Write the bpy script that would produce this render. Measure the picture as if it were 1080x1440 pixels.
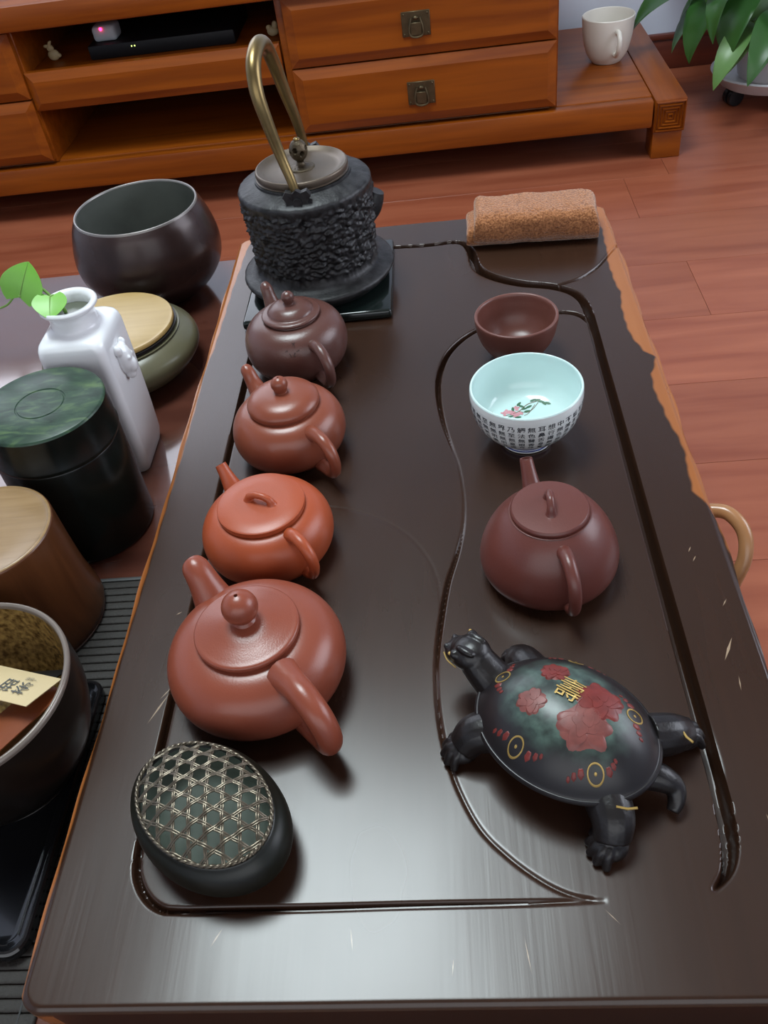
import bpy, bmesh, math, random
import numpy as np
from mathutils import Vector, Matrix, noise

for o in list(bpy.data.objects):
    bpy.data.objects.remove(o, do_unlink=True)
S = bpy.context.scene
COL = S.collection
R_ = math.radians
PI = math.pi

# ------------------------------------------------------------------ camera
Z0 = 0.42            # height of the tea tray's top above the floor
TT = Z0 - 0.055      # height of the table top
cam = bpy.data.cameras.new('camera')
cam.sensor_fit = 'VERTICAL'
cam.sensor_height = 36.0
cam.sensor_width = 27.0
cam.lens = 30.659
cam.clip_start = 0.01
camo = bpy.data.objects.new('camera', cam)
COL.objects.link(camo)
cx = Vector((0.9932593, 0.02160321, -0.11388268))
cy = Vector((0.06660407, 0.69772544, 0.7132623))
cz = Vector((0.0948676, -0.71603947, 0.69158342))
camo.matrix_world = Matrix(((cx.x, cy.x, cz.x, 0), (cx.y, cy.y, cz.y, 0), (cx.z, cy.z, cz.z, Z0 + 0.47), (0, 0, 0, 1)))
S.camera = camo

# ------------------------------------------------------------------ light
S.view_settings.view_transform = 'Standard'
S.view_settings.look = 'None'
S.view_settings.gamma = 1.0
S.view_settings.use_curve_mapping = False
S.view_settings.exposure = 0.65
w = bpy.data.worlds.new('world')
S.world = w
w.use_nodes = True
_bg = w.node_tree.nodes['Background']
_tc = w.node_tree.nodes.new('ShaderNodeTexCoord')
_sx = w.node_tree.nodes.new('ShaderNodeSeparateXYZ')
_mr = w.node_tree.nodes.new('ShaderNodeMapRange')
_mr.inputs[1].default_value = -0.04
_mr.inputs[2].default_value = 0.04
_mx = w.node_tree.nodes.new('ShaderNodeMix')
_mx.data_type = 'RGBA'
_mx.inputs[6].default_value = (0.20, 0.18, 0.15, 1)      # ground outside
_mx.inputs[7].default_value = (0.92, 0.95, 1.0, 1)       # overcast sky
w.node_tree.links.new(_tc.outputs['Generated'], _sx.inputs[0])
w.node_tree.links.new(_sx.outputs[2], _mr.inputs[0])
w.node_tree.links.new(_mr.outputs[0], _mx.inputs[0])
w.node_tree.links.new(_mx.outputs[2], _bg.inputs[0])
_bg.inputs[1].default_value = 1.15


def area(name, loc, target, sx, sy, power, color, shape='RECTANGLE'):
    l = bpy.data.lights.new(name, 'AREA')
    l.shape = shape
    l.size = sx
    if shape in ('RECTANGLE', 'ELLIPSE'):
        l.size_y = sy
    l.energy = power
    l.color = color
    o = bpy.data.objects.new(name, l)
    COL.objects.link(o)
    o.location = loc
    d = Vector(target) - Vector(loc)
    o.rotation_euler = d.to_track_quat('-Z', 'Y').to_euler()
    return o


area('ceiling_lamp_offscreen', (-0.42, 1.00, 2.60), (-0.42, 1.00, 0), 0.85, 0.85, 34, (0.85, 0.97, 1.0))
area('window_far_offscreen', (-1.40, 2.62, 1.62), (-1.40, 0, 1.62), 1.6, 1.15, 11, (0.86, 0.90, 1.0))
area('window_right_offscreen', (2.20, 1.0, 1.5), (0.2, 1.0, 1.5), 1.5, 1.3, 16, (0.80, 0.86, 1.0))

# ------------------------------------------------------------------ materials


def new_mat(name):
    m = bpy.data.materials.new(name)
    m.use_nodes = True
    nt = m.node_tree
    return m, nt, nt.nodes['Principled BSDF']


def N(nt, kind, **kw):
    n = nt.nodes.new(kind)
    for k, v in kw.items():
        setattr(n, k, v)
    return n


def plain(name, col, rough=0.5, metal=0.0, spec=0.5, coat=0.0, var=0.08, scale=30.0, bump=0.0, bscale=200.0, emit=None, estr=1.0, trans=0.0, sss=0.0, coatr=0.05):
    """Colour with a slight mottling and an optional fine relief."""
    m, nt, b = new_mat(name)
    tc = N(nt, 'ShaderNodeTexCoord')
    nz = N(nt, 'ShaderNodeTexNoise')
    nz.inputs['Scale'].default_value = scale
    nz.inputs['Detail'].default_value = 4
    nt.links.new(tc.outputs['Object'], nz.inputs['Vector'])
    mx = N(nt, 'ShaderNodeMix', data_type='RGBA')
    lo = tuple(max(0, c * (1 - var)) for c in col)
    hi = tuple(min(1, c * (1 + var)) for c in col)
    mx.inputs[6].default_value = (*lo, 1)
    mx.inputs[7].default_value = (*hi, 1)
    nt.links.new(nz.outputs['Fac'], mx.inputs[0])
    nt.links.new(mx.outputs[2], b.inputs['Base Color'])
    b.inputs['Roughness'].default_value = rough
    b.inputs['Metallic'].default_value = metal
    b.inputs['Specular IOR Level'].default_value = spec
    b.inputs['Coat Weight'].default_value = coat
    b.inputs['Coat Roughness'].default_value = coatr
    b.inputs['Transmission Weight'].default_value = trans
    if sss:
        b.inputs['Subsurface Weight'].default_value = sss
        b.inputs['Subsurface Radius'].default_value = (0.005, 0.005, 0.004)
    if emit:
        b.inputs['Emission Color'].default_value = (*emit, 1)
        b.inputs['Emission Strength'].default_value = estr
    if bump:
        n2 = N(nt, 'ShaderNodeTexNoise')
        n2.inputs['Scale'].default_value = bscale
        n2.inputs['Detail'].default_value = 5
        nt.links.new(tc.outputs['Object'], n2.inputs['Vector'])
        bp = N(nt, 'ShaderNodeBump')
        bp.inputs['Strength'].default_value = bump
        bp.inputs['Distance'].default_value = 0.002
        nt.links.new(n2.outputs['Fac'], bp.inputs['Height'])
        nt.links.new(bp.outputs['Normal'], b.inputs['Normal'])
    return m


def wood(name, c1, c2, axis='X', rough=0.35, coat=0.0, scale=1.0, rnd=0.0, spec=0.5, coatr=0.1, stretch=14.0, gpow=1.0):
    """Stretched-noise grain along one axis, with a per-object shift of tone."""
    m, nt, b = new_mat(name)
    tc = N(nt, 'ShaderNodeTexCoord')
    mp = N(nt, 'ShaderNodeMapping')
    s = {'X': (1, stretch, stretch), 'Y': (stretch, 1, stretch), 'Z': (stretch, stretch, 1)}[axis]
    mp.inputs['Scale'].default_value = tuple(v * 3 * scale for v in s)
    oi = N(nt, 'ShaderNodeObjectInfo')
    ad = N(nt, 'ShaderNodeVectorMath', operation='ADD')
    cmb = N(nt, 'ShaderNodeMath', operation='MULTIPLY')
    cmb.inputs[1].default_value = 17.0
    nt.links.new(oi.outputs['Random'], cmb.inputs[0])
    nt.links.new(tc.outputs['Object'], ad.inputs[0])
    nt.links.new(cmb.outputs[0], ad.inputs[1])
    nt.links.new(ad.outputs[0], mp.inputs['Vector'])
    nz = N(nt, 'ShaderNodeTexNoise')
    nz.inputs['Scale'].default_value = 1.0
    nz.inputs['Detail'].default_value = 6
    nz.inputs['Distortion'].default_value = 0.6
    nt.links.new(mp.outputs[0], nz.inputs['Vector'])
    rp = N(nt, 'ShaderNodeValToRGB')
    rp.color_ramp.elements[0].position = 0.3
    rp.color_ramp.elements[1].position = 0.7
    rp.color_ramp.elements[0].color = (*c1, 1)
    rp.color_ramp.elements[1].color = (*c2, 1)
    nt.links.new(nz.outputs['Fac'], rp.inputs[0])
    hs = N(nt, 'ShaderNodeHueSaturation')
    if rnd:
        mr = N(nt, 'ShaderNodeMapRange')
        mr.inputs[3].default_value = 1 - rnd
        mr.inputs[4].default_value = 1 + rnd
        nt.links.new(oi.outputs['Random'], mr.inputs[0])
        nt.links.new(mr.outputs[0], hs.inputs['Value'])
    nt.links.new(rp.outputs[0], hs.inputs['Color'])
    nt.links.new(hs.outputs[0], b.inputs['Base Color'])
    b.inputs['Roughness'].default_value = rough
    b.inputs['Specular IOR Level'].default_value = spec
    b.inputs['Coat Weight'].default_value = coat
    b.inputs['Coat Roughness'].default_value = coatr
    bp = N(nt, 'ShaderNodeBump')
    bp.inputs['Strength'].default_value = 0.08
    bp.inputs['Distance'].default_value = 0.001
    nt.links.new(nz.outputs['Fac'], bp.inputs['Height'])
    nt.links.new(bp.outputs['Normal'], b.inputs['Normal'])
    return m


# ------------------------------------------------------------------ geometry helpers


class G:
    def __init__(s):
        s.v = []
        s.f = []
        s.mi = []

    def add(s, v, f, mi=0):
        o = len(s.v)
        s.v.extend([tuple(p) for p in v])
        s.f.extend([tuple(i + o for i in q) for q in f])
        s.mi.extend([mi] * len(f))
        return s

    def lathe(s, prof, seg=64, c=(0, 0, 0), sx=1, sy=1, mi=0, ang=0.0):
        v = []
        f = []
        n = len(prof)
        for r, z in prof:
            for j in range(seg):
                a = 2 * PI * j / seg
                x, y = r * sx * math.cos(a), r * sy * math.sin(a)
                v.append((c[0] + x * math.cos(ang) - y * math.sin(ang), c[1] + x * math.sin(ang) + y * math.cos(ang), c[2] + z))
        for i in range(n - 1):
            for j in range(seg):
                k = (j + 1) % seg
                f.append((i * seg + j, i * seg + k, (i + 1) * seg + k, (i + 1) * seg + j))
        return s.add(v, f, mi)

    def tube(s, pts, rad, seg=14, flat=1.0, mi=0, up=(0, 0, 1), cap0=True, cap1=True):
        pts = [Vector(p) for p in pts]
        n = len(pts)
        if not hasattr(rad, '__len__'):
            rad = [rad] * n
        v = []
        f = []
        t0 = (pts[1] - pts[0]).normalized()
        u = Vector(up)
        if abs(u.dot(t0)) > 0.95:
            u = Vector((1, 0, 0)) if abs(t0.x) < 0.9 else Vector((0, 1, 0))
        nx = (u - t0 * u.dot(t0)).normalized()
        for i in range(n):
            t = (pts[min(i + 1, n - 1)] - pts[max(i - 1, 0)]).normalized()
            nx = (nx - t * nx.dot(t)).normalized()
            ny = t.cross(nx)
            for j in range(seg):
                a = 2 * PI * j / seg
                v.append(pts[i] + nx * (rad[i] * math.cos(a)) + ny * (rad[i] * flat * math.sin(a)))
        for i in range(n - 1):
            for j in range(seg):
                k = (j + 1) % seg
                f.append((i * seg + j, i * seg + k, (i + 1) * seg + k, (i + 1) * seg + j))
        if cap0:
            f.append(tuple(reversed(range(seg))))
        if cap1:
            f.append(tuple(range((n - 1) * seg, n * seg)))
        return s.add(v, f, mi)

    def box(s, lo, hi, b=0.0, seg=2, mi=0, rot=None):
        bm = bmesh.new()
        bmesh.ops.create_cube(bm, size=1.0)
        for q in bm.verts:
            q.co = Vector(((lo[i] + hi[i]) / 2 + q.co[i] * (hi[i] - lo[i]) for i in range(3)))
        if b > 0:
            bmesh.ops.bevel(bm, geom=list(bm.edges), offset=b, segments=seg, affect='EDGES', profile=0.5)
        bm.verts.index_update()
        v = [q.co.copy() for q in bm.verts]
        if rot is not None:
            v = [rot @ q for q in v]
        f = [[q.index for q in fc.verts] for fc in bm.faces]
        bm.free()
        return s.add(v, f, mi)

    def ball(s, c, r, sc=(1, 1, 1), seg=24, rings=14, mi=0, rot=None):
        v = []
        f = []
        for i in range(rings + 1):
            t = PI * i / rings
            for j in range(seg):
                a = 2 * PI * j / seg
                p = Vector((r * sc[0] * math.sin(t) * math.cos(a), r * sc[1] * math.sin(t) * math.sin(a), -r * sc[2] * math.cos(t)))
                if rot is not None:
                    p = rot @ p
                v.append(p + Vector(c))
        for i in range(rings):
            for j in range(seg):
                k = (j + 1) % seg
                f.append((i * seg + j, i * seg + k, (i + 1) * seg + k, (i + 1) * seg + j))
        return s.add(v, f, mi)

    def build(s, name, mat, parent=None, loc=(0, 0, 0), rz=0.0, smooth=True, angle=40):
        me = bpy.data.meshes.new(name)
        me.from_pydata(s.v, [], s.f)
        mats = mat if isinstance(mat, (list, tuple)) else [mat]
        for m in mats:
            me.materials.append(m)
        if len(mats) > 1:
            me.polygons.foreach_set('material_index', s.mi)
        bm = bmesh.new()
        bm.from_mesh(me)
        bmesh.ops.remove_doubles(bm, verts=bm.verts, dist=1e-6)
        bmesh.ops.recalc_face_normals(bm, faces=bm.faces)
        bm.to_mesh(me)
        bm.free()
        if smooth:
            me.polygons.foreach_set('use_smooth', [True] * len(me.polygons))
            me.set_sharp_from_angle(angle=R_(angle))
        me.update()
        o = bpy.data.objects.new(name, me)
        COL.objects.link(o)
        o.parent = parent
        o.location = loc
        o.rotation_euler = (0, 0, rz)
        return o


def spline(pts, n=8):
    """Catmull-Rom through the points, in any dimension."""
    P = [np.array(p, float) for p in pts]
    P = [2 * P[0] - P[1]] + P + [2 * P[-1] - P[-2]]
    out = []
    for i in range(1, len(P) - 2):
        for k in range(n):
            t = k / n
            a, b, c, d = P[i - 1], P[i], P[i + 1], P[i + 2]
            out.append(0.5 * ((2 * b) + (-a + c) * t + (2 * a - 5 * b + 4 * c - d) * t * t + (-a + 3 * b - 3 * c + d) * t ** 3))
    out.append(P[-2])
    return [tuple(q) for q in out]


def prof(pts, n=6):
    return [(max(0.0, r), z) for r, z in spline(pts, n)]


def tag(o, label, cat, group=None):
    o['label'] = label
    o['category'] = cat
    if group:
        o['group'] = group
    return o


def thing(name, label, cat, loc, rz=0.0, group=None):
    o = bpy.data.objects.new(name, None)
    o.empty_display_size = 0.02
    COL.objects.link(o)
    o.location = loc
    o.rotation_euler = (0, 0, rz)
    return tag(o, label, cat, group)


def struct(o):
    o['kind'] = 'structure'
    return o


def copy_child(src, parent, loc=None, rz=None):
    c = src.copy()
    COL.objects.link(c)
    c.parent = parent
    if loc is not None:
        c.location = loc
    if rz is not None:
        c.rotation_euler = (0, 0, rz)
    return c


def glyph_mesh(text, size, bold=0.0):
    """Flat outline mesh of a text (x right, y up), centred on its own box."""
    cu = bpy.data.curves.new('glyph', 'FONT')
    cu.body = text
    cu.size = size
    cu.resolution_u = 2
    cu.offset = bold
    cu.align_x = 'CENTER'
    cu.align_y = 'CENTER'
    o = bpy.data.objects.new('glyph', cu)
    COL.objects.link(o)
    dg = bpy.context.evaluated_depsgraph_get()
    me = bpy.data.meshes.new_from_object(o.evaluated_get(dg))
    v = [tuple(q.co) for q in me.vertices]
    f = [tuple(p.vertices) for p in me.polygons]
    bpy.data.objects.remove(o, do_unlink=True)
    bpy.data.curves.remove(cu)
    bpy.data.meshes.remove(me)
    return v, f


# ================================================================== THE ROOM
WALL_Y = 2.63
m_wall = plain('wall_paint', (0.58, 0.62, 0.72), 0.8, var=0.02, scale=3)
m_ceil = plain('ceiling_paint', (0.46, 0.43, 0.39), 0.9, var=0.02, scale=3)
m_sub = plain('subfloor', (0.05, 0.02, 0.012), 0.8)
m_plank = wood('floor_plank', (0.245, 0.061, 0.029), (0.350, 0.106, 0.053), 'X', rough=0.33, rnd=0.08, scale=0.9, stretch=9, spec=0.5)
m_base = wood('baseboard_wood', (0.10, 0.022, 0.012), (0.16, 0.035, 0.018), 'X', rough=0.35)

X0, X1, YB = -2.4, 2.2, -1.8
struct(G().box((X0 - 0.1, WALL_Y, -0.05), (X1 + 0.1, WALL_Y + 0.1, 2.7)).build('wall_far', m_wall, smooth=False))
struct(G().box((X0 - 0.1, YB, -0.05), (X0, WALL_Y, 2.7)).build('wall_left', m_wall, smooth=False))
rw = G()
rw.box((X1, YB, -0.05), (X1 + 0.1, WALL_Y, 0.8))
rw.box((X1, YB, 2.2), (X1 + 0.1, WALL_Y, 2.7))
rw.box((X1, YB, 0.8), (X1 + 0.1, 0.2, 2.2))
rw.box((X1, 1.8, 0.8), (X1 + 0.1, WALL_Y, 2.2))
struct(rw.build('wall_right', m_wall, smooth=False))
bw = G()
bw.box((X0 - 0.1, YB - 0.1, -0.05), (X1 + 0.1, YB, 0.85))
bw.box((X0 - 0.1, YB - 0.1, 2.40), (X1 + 0.1, YB, 2.70))
bw.box((X0 - 0.1, YB - 0.1, 0.85), (-1.9, YB, 2.40))
bw.box((1.8, YB - 0.1, 0.85), (X1 + 0.1, YB, 2.40))
struct(bw.build('wall_back', m_wall, smooth=False))
struct(G().box((X0 - 0.1, YB, 2.7), (X1 + 0.1, WALL_Y + 0.1, 2.8)).build('ceiling', m_ceil, smooth=False))
floor = struct(G().box((X0, YB, -0.05), (X1, WALL_Y, -0.0085)).build('floor', m_sub, smooth=False))
PW, PL = 0.195, 1.21
rnd = random.Random(4)
pl0 = None
y0 = 1.175 - 8 * PW
row = 0
y = y0
while y < WALL_Y - 0.03:
    wdt = min(PW, WALL_Y - 0.003 - y)
    x = -1.75 - rnd.random() * PL * 0.8
    full = abs(wdt - PW) < 1e-6
    while x < 1.9:
        if full and pl0 is not None:
            p = copy_child(pl0, floor)
        else:
            p = G().box((0, 0, -0.008), (PL - 0.0006, wdt - 0.0006, 0.0), 0.0003, 1).build('plank', m_plank, floor, smooth=False)
            if full:
                pl0 = p
        p.location = (max(x, X0 + 0.01), y, 0)
        x += PL
    y += PW
    row += 1
m_win = plain('white_window_frame', (0.7, 0.7, 0.7), 0.5)
wf = G()
for lo, hi in (((-2.26, WALL_Y - 0.035, 0.98), (-0.54, WALL_Y - 0.001, 1.045)), ((-2.26, WALL_Y - 0.035, 2.195), (-0.54, WALL_Y - 0.001, 2.26)), ((-2.26, WALL_Y - 0.035, 1.045), (-2.20, WALL_Y - 0.001, 2.195)), ((-0.60, WALL_Y - 0.035, 1.045), (-0.54, WALL_Y - 0.001, 2.195)), ((-1.42, WALL_Y - 0.035, 1.045), (-1.38, WALL_Y - 0.012, 2.195))):
    wf.box(lo, hi, 0.003, 1)
struct(wf.build('window_1', m_win, smooth=False))
bb = G()
for lo, hi, bv in (((X0, WALL_Y - 0.014, 0.0), (X1, WALL_Y - 0.0005, 0.078), 0.003), ((X0, WALL_Y - 0.02, 0.078), (X1, WALL_Y - 0.0005, 0.092), 0.004)):
    bb.box(lo, hi, bv)
struct(bb.build('baseboard_far', m_base))

# ================================================================== TV CABINET
m_cab = wood('cabinet_wood', (0.155, 0.031, 0.002), (0.275, 0.066, 0.004), 'X', rough=0.36, scale=0.8, coat=0.06, coatr=0.2, stretch=16, spec=0.3)
m_cabd = m_cab
m_caby = wood('cabinet_wood_beam', (0.155, 0.031, 0.002), (0.275, 0.066, 0.004), 'Y', rough=0.36, scale=0.8, coat=0.06, coatr=0.2, stretch=16, spec=0.3)
m_brass = plain('aged_brass', (0.10, 0.075, 0.04), 0.45, metal=0.8, var=0.4, scale=90)
FY = 2.03
cab = thing('tv_cabinet', 'long low orange-brown wooden cabinet with drawers and open shelves', 'cabinet', (0, FY, 0))
CY1 = WALL_Y - 0.03 - FY


def cpart(name, lo, hi, m=None, b=0.003, parent=None):
    return G().box(lo, hi, b).build(name, m or m_cab, parent or cab)


# local y = 0 is the front
cpart('base_rail', (-1.75, 0.0, 0.076), (0.4725, 0.03, 0.136), b=0.005)
cpart('deck', (-1.75, 0.0305, 0.110), (0.4725, CY1, 0.1375), m_cabd, 0.003)
beam = cpart('end_beam', (0.476, 0.006, 0.0605), (0.547, CY1, 0.1345), m_caby, 0.004)
# carved end grain: concentric raised squares
for k in range(5):
    s0 = 0.033 - k * 0.0066
    t = 0.0075 - k * 0.0
    g = G()
    cx_, cz_ = 0.5115, 0.0975
    yy = 0.006 - 0.0
    o_, i_ = s0, s0 - 0.0042
    ring_o = [(cx_ - o_, cz_ - o_), (cx_ + o_, cz_ - o_), (cx_ + o_, cz_ + o_), (cx_ - o_, cz_ + o_)]
    ring_m = [(cx_ + (p[0] - cx_) * (s0 - 0.0021) / s0, cz_ + (p[1] - cz_) * (s0 - 0.0021) / s0) for p in ring_o]
    ring_i = [(cx_ + (p[0] - cx_) * max(i_, 0.0005) / s0, cz_ + (p[1] - cz_) * max(i_, 0.0005) / s0) for p in ring_o]
    v = [(p[0], yy, p[1]) for p in ring_o] + [(p[0], yy - 0.005, p[1]) for p in ring_m] + [(p[0], yy, p[1]) for p in ring_i]
    f = []
    for a in range(4):
        b_ = (a + 1) % 4
        f += [(a, b_, 4 + b_, 4 + a), (4 + a, 4 + b_, 8 + b_, 8 + a)]
    g.add(v, f).build('carved_square', m_cab, beam, smooth=False)
for xx, yy in ((0.478, 0.012), (0.478, CY1 - 0.08), (-1.70, 0.012), (-1.70, CY1 - 0.08)):
    cpart('foot', (xx, yy, 0.0), (xx + 0.066, yy + 0.066, 0.061 if xx > 0 else 0.109), b=0.003)
cpart('back_panel', (-1.75, CY1 - 0.012, 0.138), (0.262, CY1, 0.44), m_cabd, 0)
cpart('top_board', (-1.78, -0.012, 0.424), (0.275, CY1, 0.474), m_cab, 0.006)
for xx in (-0.333, 0.246, -0.925, -1.745):
    cpart('upright', (xx, 0.022, 0.138), (xx + 0.015, CY1 - 0.013, 0.4235), m_cabd, 0.001)
sh = cpart('shelf', (-0.909, 0.0305, 0.305), (-0.3345, CY1 - 0.013, 0.329), m_cabd, 0.002)


def bevel_front(x0, x1, z0, z1, rim, parent, name, yb=0.02, yf=0.0, m=None):
    """Raised panel: sloping margins that rise to a flat field."""
    g = G()
    o = [(x0, z0), (x1, z0), (x1, z1), (x0, z1)]
    i = [(x0 + rim, z0 + rim), (x1 - rim, z0 + rim), (x1 - rim, z1 - rim), (x0 + rim, z1 - rim)]
    v = [(p[0], yb, p[1]) for p in o] + [(p[0], yf + 0.009, p[1]) for p in o] + [(p[0], yf, p[1]) for p in i]
    f = [(3, 2, 1, 0), (8, 9, 10, 11)]
    for a in range(4):
        b_ = (a + 1) % 4
        f += [(a, b_, 4 + b_, 4 + a), (4 + a, 4 + b_, 8 + b_, 8 + a)]
    return g.add(v, f).build(name, m or m_cab, parent, smooth=False)


bevel_front(-0.912, -0.336, 0.256, 0.337, 0.018, cab, 'shelf_front', 0.03, 0.004)


def pull(parent, x, z, sc=1.0):
    p = G().box((x - 0.030 * sc, -0.0065, z - 0.024 * sc), (x + 0.030 * sc, -0.0028, z + 0.024 * sc), 0.0008, 1)
    for sx in (-1, 1):
        for sz in (-1, 1):
            p.ball((x + sx * 0.025 * sc, -0.0070, z + sz * 0.019 * sc), 0.0022, (1, 0.6, 1), 8, 5)
    h = p.build('handle_plate', m_brass, parent)
    r = G()
    r.ball((x, -0.009, z + 0.012 * sc), 0.005, (1.2, 0.8, 0.8), 12, 8)
    pts = [(x - 0.009, -0.010, z + 0.012), (x - 0.014, -0.013, z - 0.006), (x - 0.013, -0.014, z - 0.020), (x, -0.014, z - 0.024), (x + 0.013, -0.014, z - 0.020), (x + 0.014, -0.013, z - 0.006), (x + 0.009, -0.010, z + 0.012)]
    r.tube(spline(pts, 4), 0.0022, 8)
    r.box((x - 0.012, -0.0130, z - 0.021), (x + 0.012, -0.0105, z + 0.004), 0.001, 1)
    r.build('pull', m_brass, h)


for x0, x1, hx in ((-0.316, 0.256, -0.039), (-1.73, -0.9135, -1.3)):
    for z0, z1 in ((0.1465, 0.2815), (0.285, 0.420)):
        d = bevel_front(x0, x1, z0, z1, 0.020, cab, 'drawer', 0.021, -0.003)
        G().box((x0 + 0.03, 0.0215, z0 + 0.01), (x1 - 0.03, CY1 - 0.1, z1 - 0.02)).build('drawer_box', m_cabd, d, smooth=False)
        pull(d, hx, (z0 + z1) / 2 - 0.008 + 0.004)

# things standing in the open compartments
m_rout = plain('grey_plastic', (0.42, 0.45, 0.47), 0.5)
m_red = plain('red_led', (0.9, 0.02, 0.1), 0.4, emit=(1.0, 0.02, 0.12), estr=6)
m_grn = plain('green_led', (0.6, 0.8, 0.2), 0.4, emit=(0.6, 0.8, 0.2), estr=1.5)
m_dkp = plain('black_plastic', (0.010, 0.010, 0.012), 0.35)
m_stb = plain('matt_black_plastic', (0.004, 0.004, 0.005), 0.5, spec=0.3)
stb = thing('set_top_box', 'flat black set-top box with two tiny green lights inside cabinet', 'set-top box', (-0.60, FY + 0.075, 0.3297))
G().box((-0.175, 0, 0.0), (0.16, 0.2, 0.030), 0.004).build('casing', m_stb, stb)
for xx in (-0.074, -0.067):
    G().ball((xx, -0.0005, 0.021), 0.0016, seg=8, rings=6).build('indicator_light', m_grn, stb)
ro = thing('plug_adapter', 'small grey plastic adapter with a red light inside cabinet', 'adapter', (-0.735, FY + 0.095, 0.3599))
G().box((-0.027, 0, 0.0), (0.027, 0.05, 0.032), 0.008, 3).build('casing', m_rout, ro)
G().ball((-0.004, -0.001, 0.0265), 0.0034, seg=10, rings=8).build('indicator_light', m_red, ro)
m_tan = plain('tan_resin', (0.42, 0.32, 0.17), 0.5, var=0.3, scale=60)
fg = G()
fg.ball((0, 0, 0.012), 0.012, (1.1, 0.8, 1.0))
fg.ball((-0.003, 0, 0.026), 0.008, (1.0, 0.8, 0.9))
fg.ball((-0.011, 0, 0.031), 0.005, (1.3, 0.7, 0.7))
fg.ball((0.009, 0, 0.010), 0.007, (1.2, 0.8, 0.8))
fg.tube([(-0.004, 0, 0.030), (-0.001, 0, 0.038), (0.003, 0, 0.040)], [0.004, 0.0035, 0.002], 8)
tag(fg.build('ornament', m_tan, loc=(-0.871, FY + 0.115, 0.3285 + 0.001)), 'tiny tan ornament at the shelf edge of the wooden cabinet', 'ornament')
fg = G()
fg.ball((0, 0, 0.010), 0.011, (1.2, 0.8, 0.9))
fg.ball((0.006, 0, 0.022), 0.008, (0.8, 0.8, 1.1))
fg.ball((-0.008, 0, 0.018), 0.006, (1.0, 0.8, 1.0))
tag(fg.build('figurine', m_tan, loc=(-0.358, FY + 0.10, 0.3285 + 0.001)), 'small brown figurine on cabinet shelf beside the drawers', 'figurine')

# mug on the deck
m_mug = plain('cream_stoneware', (0.66, 0.62, 0.56), 0.35, var=0.05)
mug = thing('mug', 'large cream ceramic mug on the low wooden deck of the cabinet', 'mug', (0.412, FY + 0.288, 0.1377))
mp_ = prof([(0.0, 0.0), (0.030, 0.0005), (0.036, 0.003), (0.047, 0.018), (0.056, 0.045), (0.060, 0.075), (0.0618, 0.099), (0.0612, 0.1015), (0.0592, 0.101), (0.0575, 0.075), (0.053, 0.045), (0.040, 0.015), (0.0, 0.009)], 5)
G().lathe(mp_, 56).build('cup_body', m_mug, mug)
hp = [(0.012, -0.0535, 0.078), (0.014, -0.070, 0.079), (0.015, -0.082, 0.066), (0.014, -0.080, 0.046), (0.012, -0.066, 0.030), (0.011, -0.050, 0.027)]
G().tube(spline(hp, 6), 0.0058, 12).build('handle', m_mug, mug)

# plant on a rolling caddy
m_caddy = plain('white_plastic', (0.66, 0.68, 0.70), 0.3)
caddy = thing('plant_caddy', 'white round rolling plant caddy on black castors', 'plant caddy', (0.825, 2.35, 0))
G().lathe([(0.0, 0.040), (0.115, 0.040), (0.120, 0.043), (0.128, 0.060), (0.140, 0.066), (0.143, 0.071), (0.138, 0.074), (0.126, 0.067), (0.118, 0.052), (0.0, 0.050)], 64).build('platform', m_caddy, caddy)
for k in range(5):
    a = R_(200 + 72 * k)
    c = G()
    rot = Matrix.Rotation(a, 3, 'Z')
    for sx in (-0.009, 0.009):
        pts = [rot @ Vector((0.098, sx - 0.006, 0.021)), rot @ Vector((0.098, sx + 0.006, 0.021))]
        c.tube(pts, 0.0205, 20)
    c.tube([rot @ Vector((0.098, 0, 0.025)), rot @ Vector((0.098, 0, 0.0455))], 0.008, 10)
    c.build('castor', m_dkp, caddy)
m_pot = plain('greyed_white_pot', (0.52, 0.47, 0.46), 0.4, var=0.12, scale=25)
m_soil = plain('soil', (0.03, 0.02, 0.012), 0.9, bump=0.6)
m_leafd = plain('dark_leaf', (0.028, 0.095, 0.018), 0.34, var=0.35, scale=18, spec=0.5)
m_leafm = plain('mid_leaf', (0.13, 0.27, 0.075), 0.35, var=0.3, scale=18)
m_stem = plain('leaf_stem', (0.07, 0.15, 0.04), 0.5)
plant = thing('potted_plant', 'drooping broad-leaved green plant in a whitish pot', 'plant', (0.825, 2.35, 0.0503))
G().lathe([(0.0, 0.0), (0.070, 0.0), (0.078, 0.01), (0.092, 0.10), (0.100, 0.135), (0.104, 0.15), (0.099, 0.152), (0.092, 0.135), (0.0, 0.132)], 48).build('pot', m_pot, plant)
G().lathe([(0.0, 0.1325), (0.091, 0.1325), (0.0, 0.143)], 32).build('soil', m_soil, plant)


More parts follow.
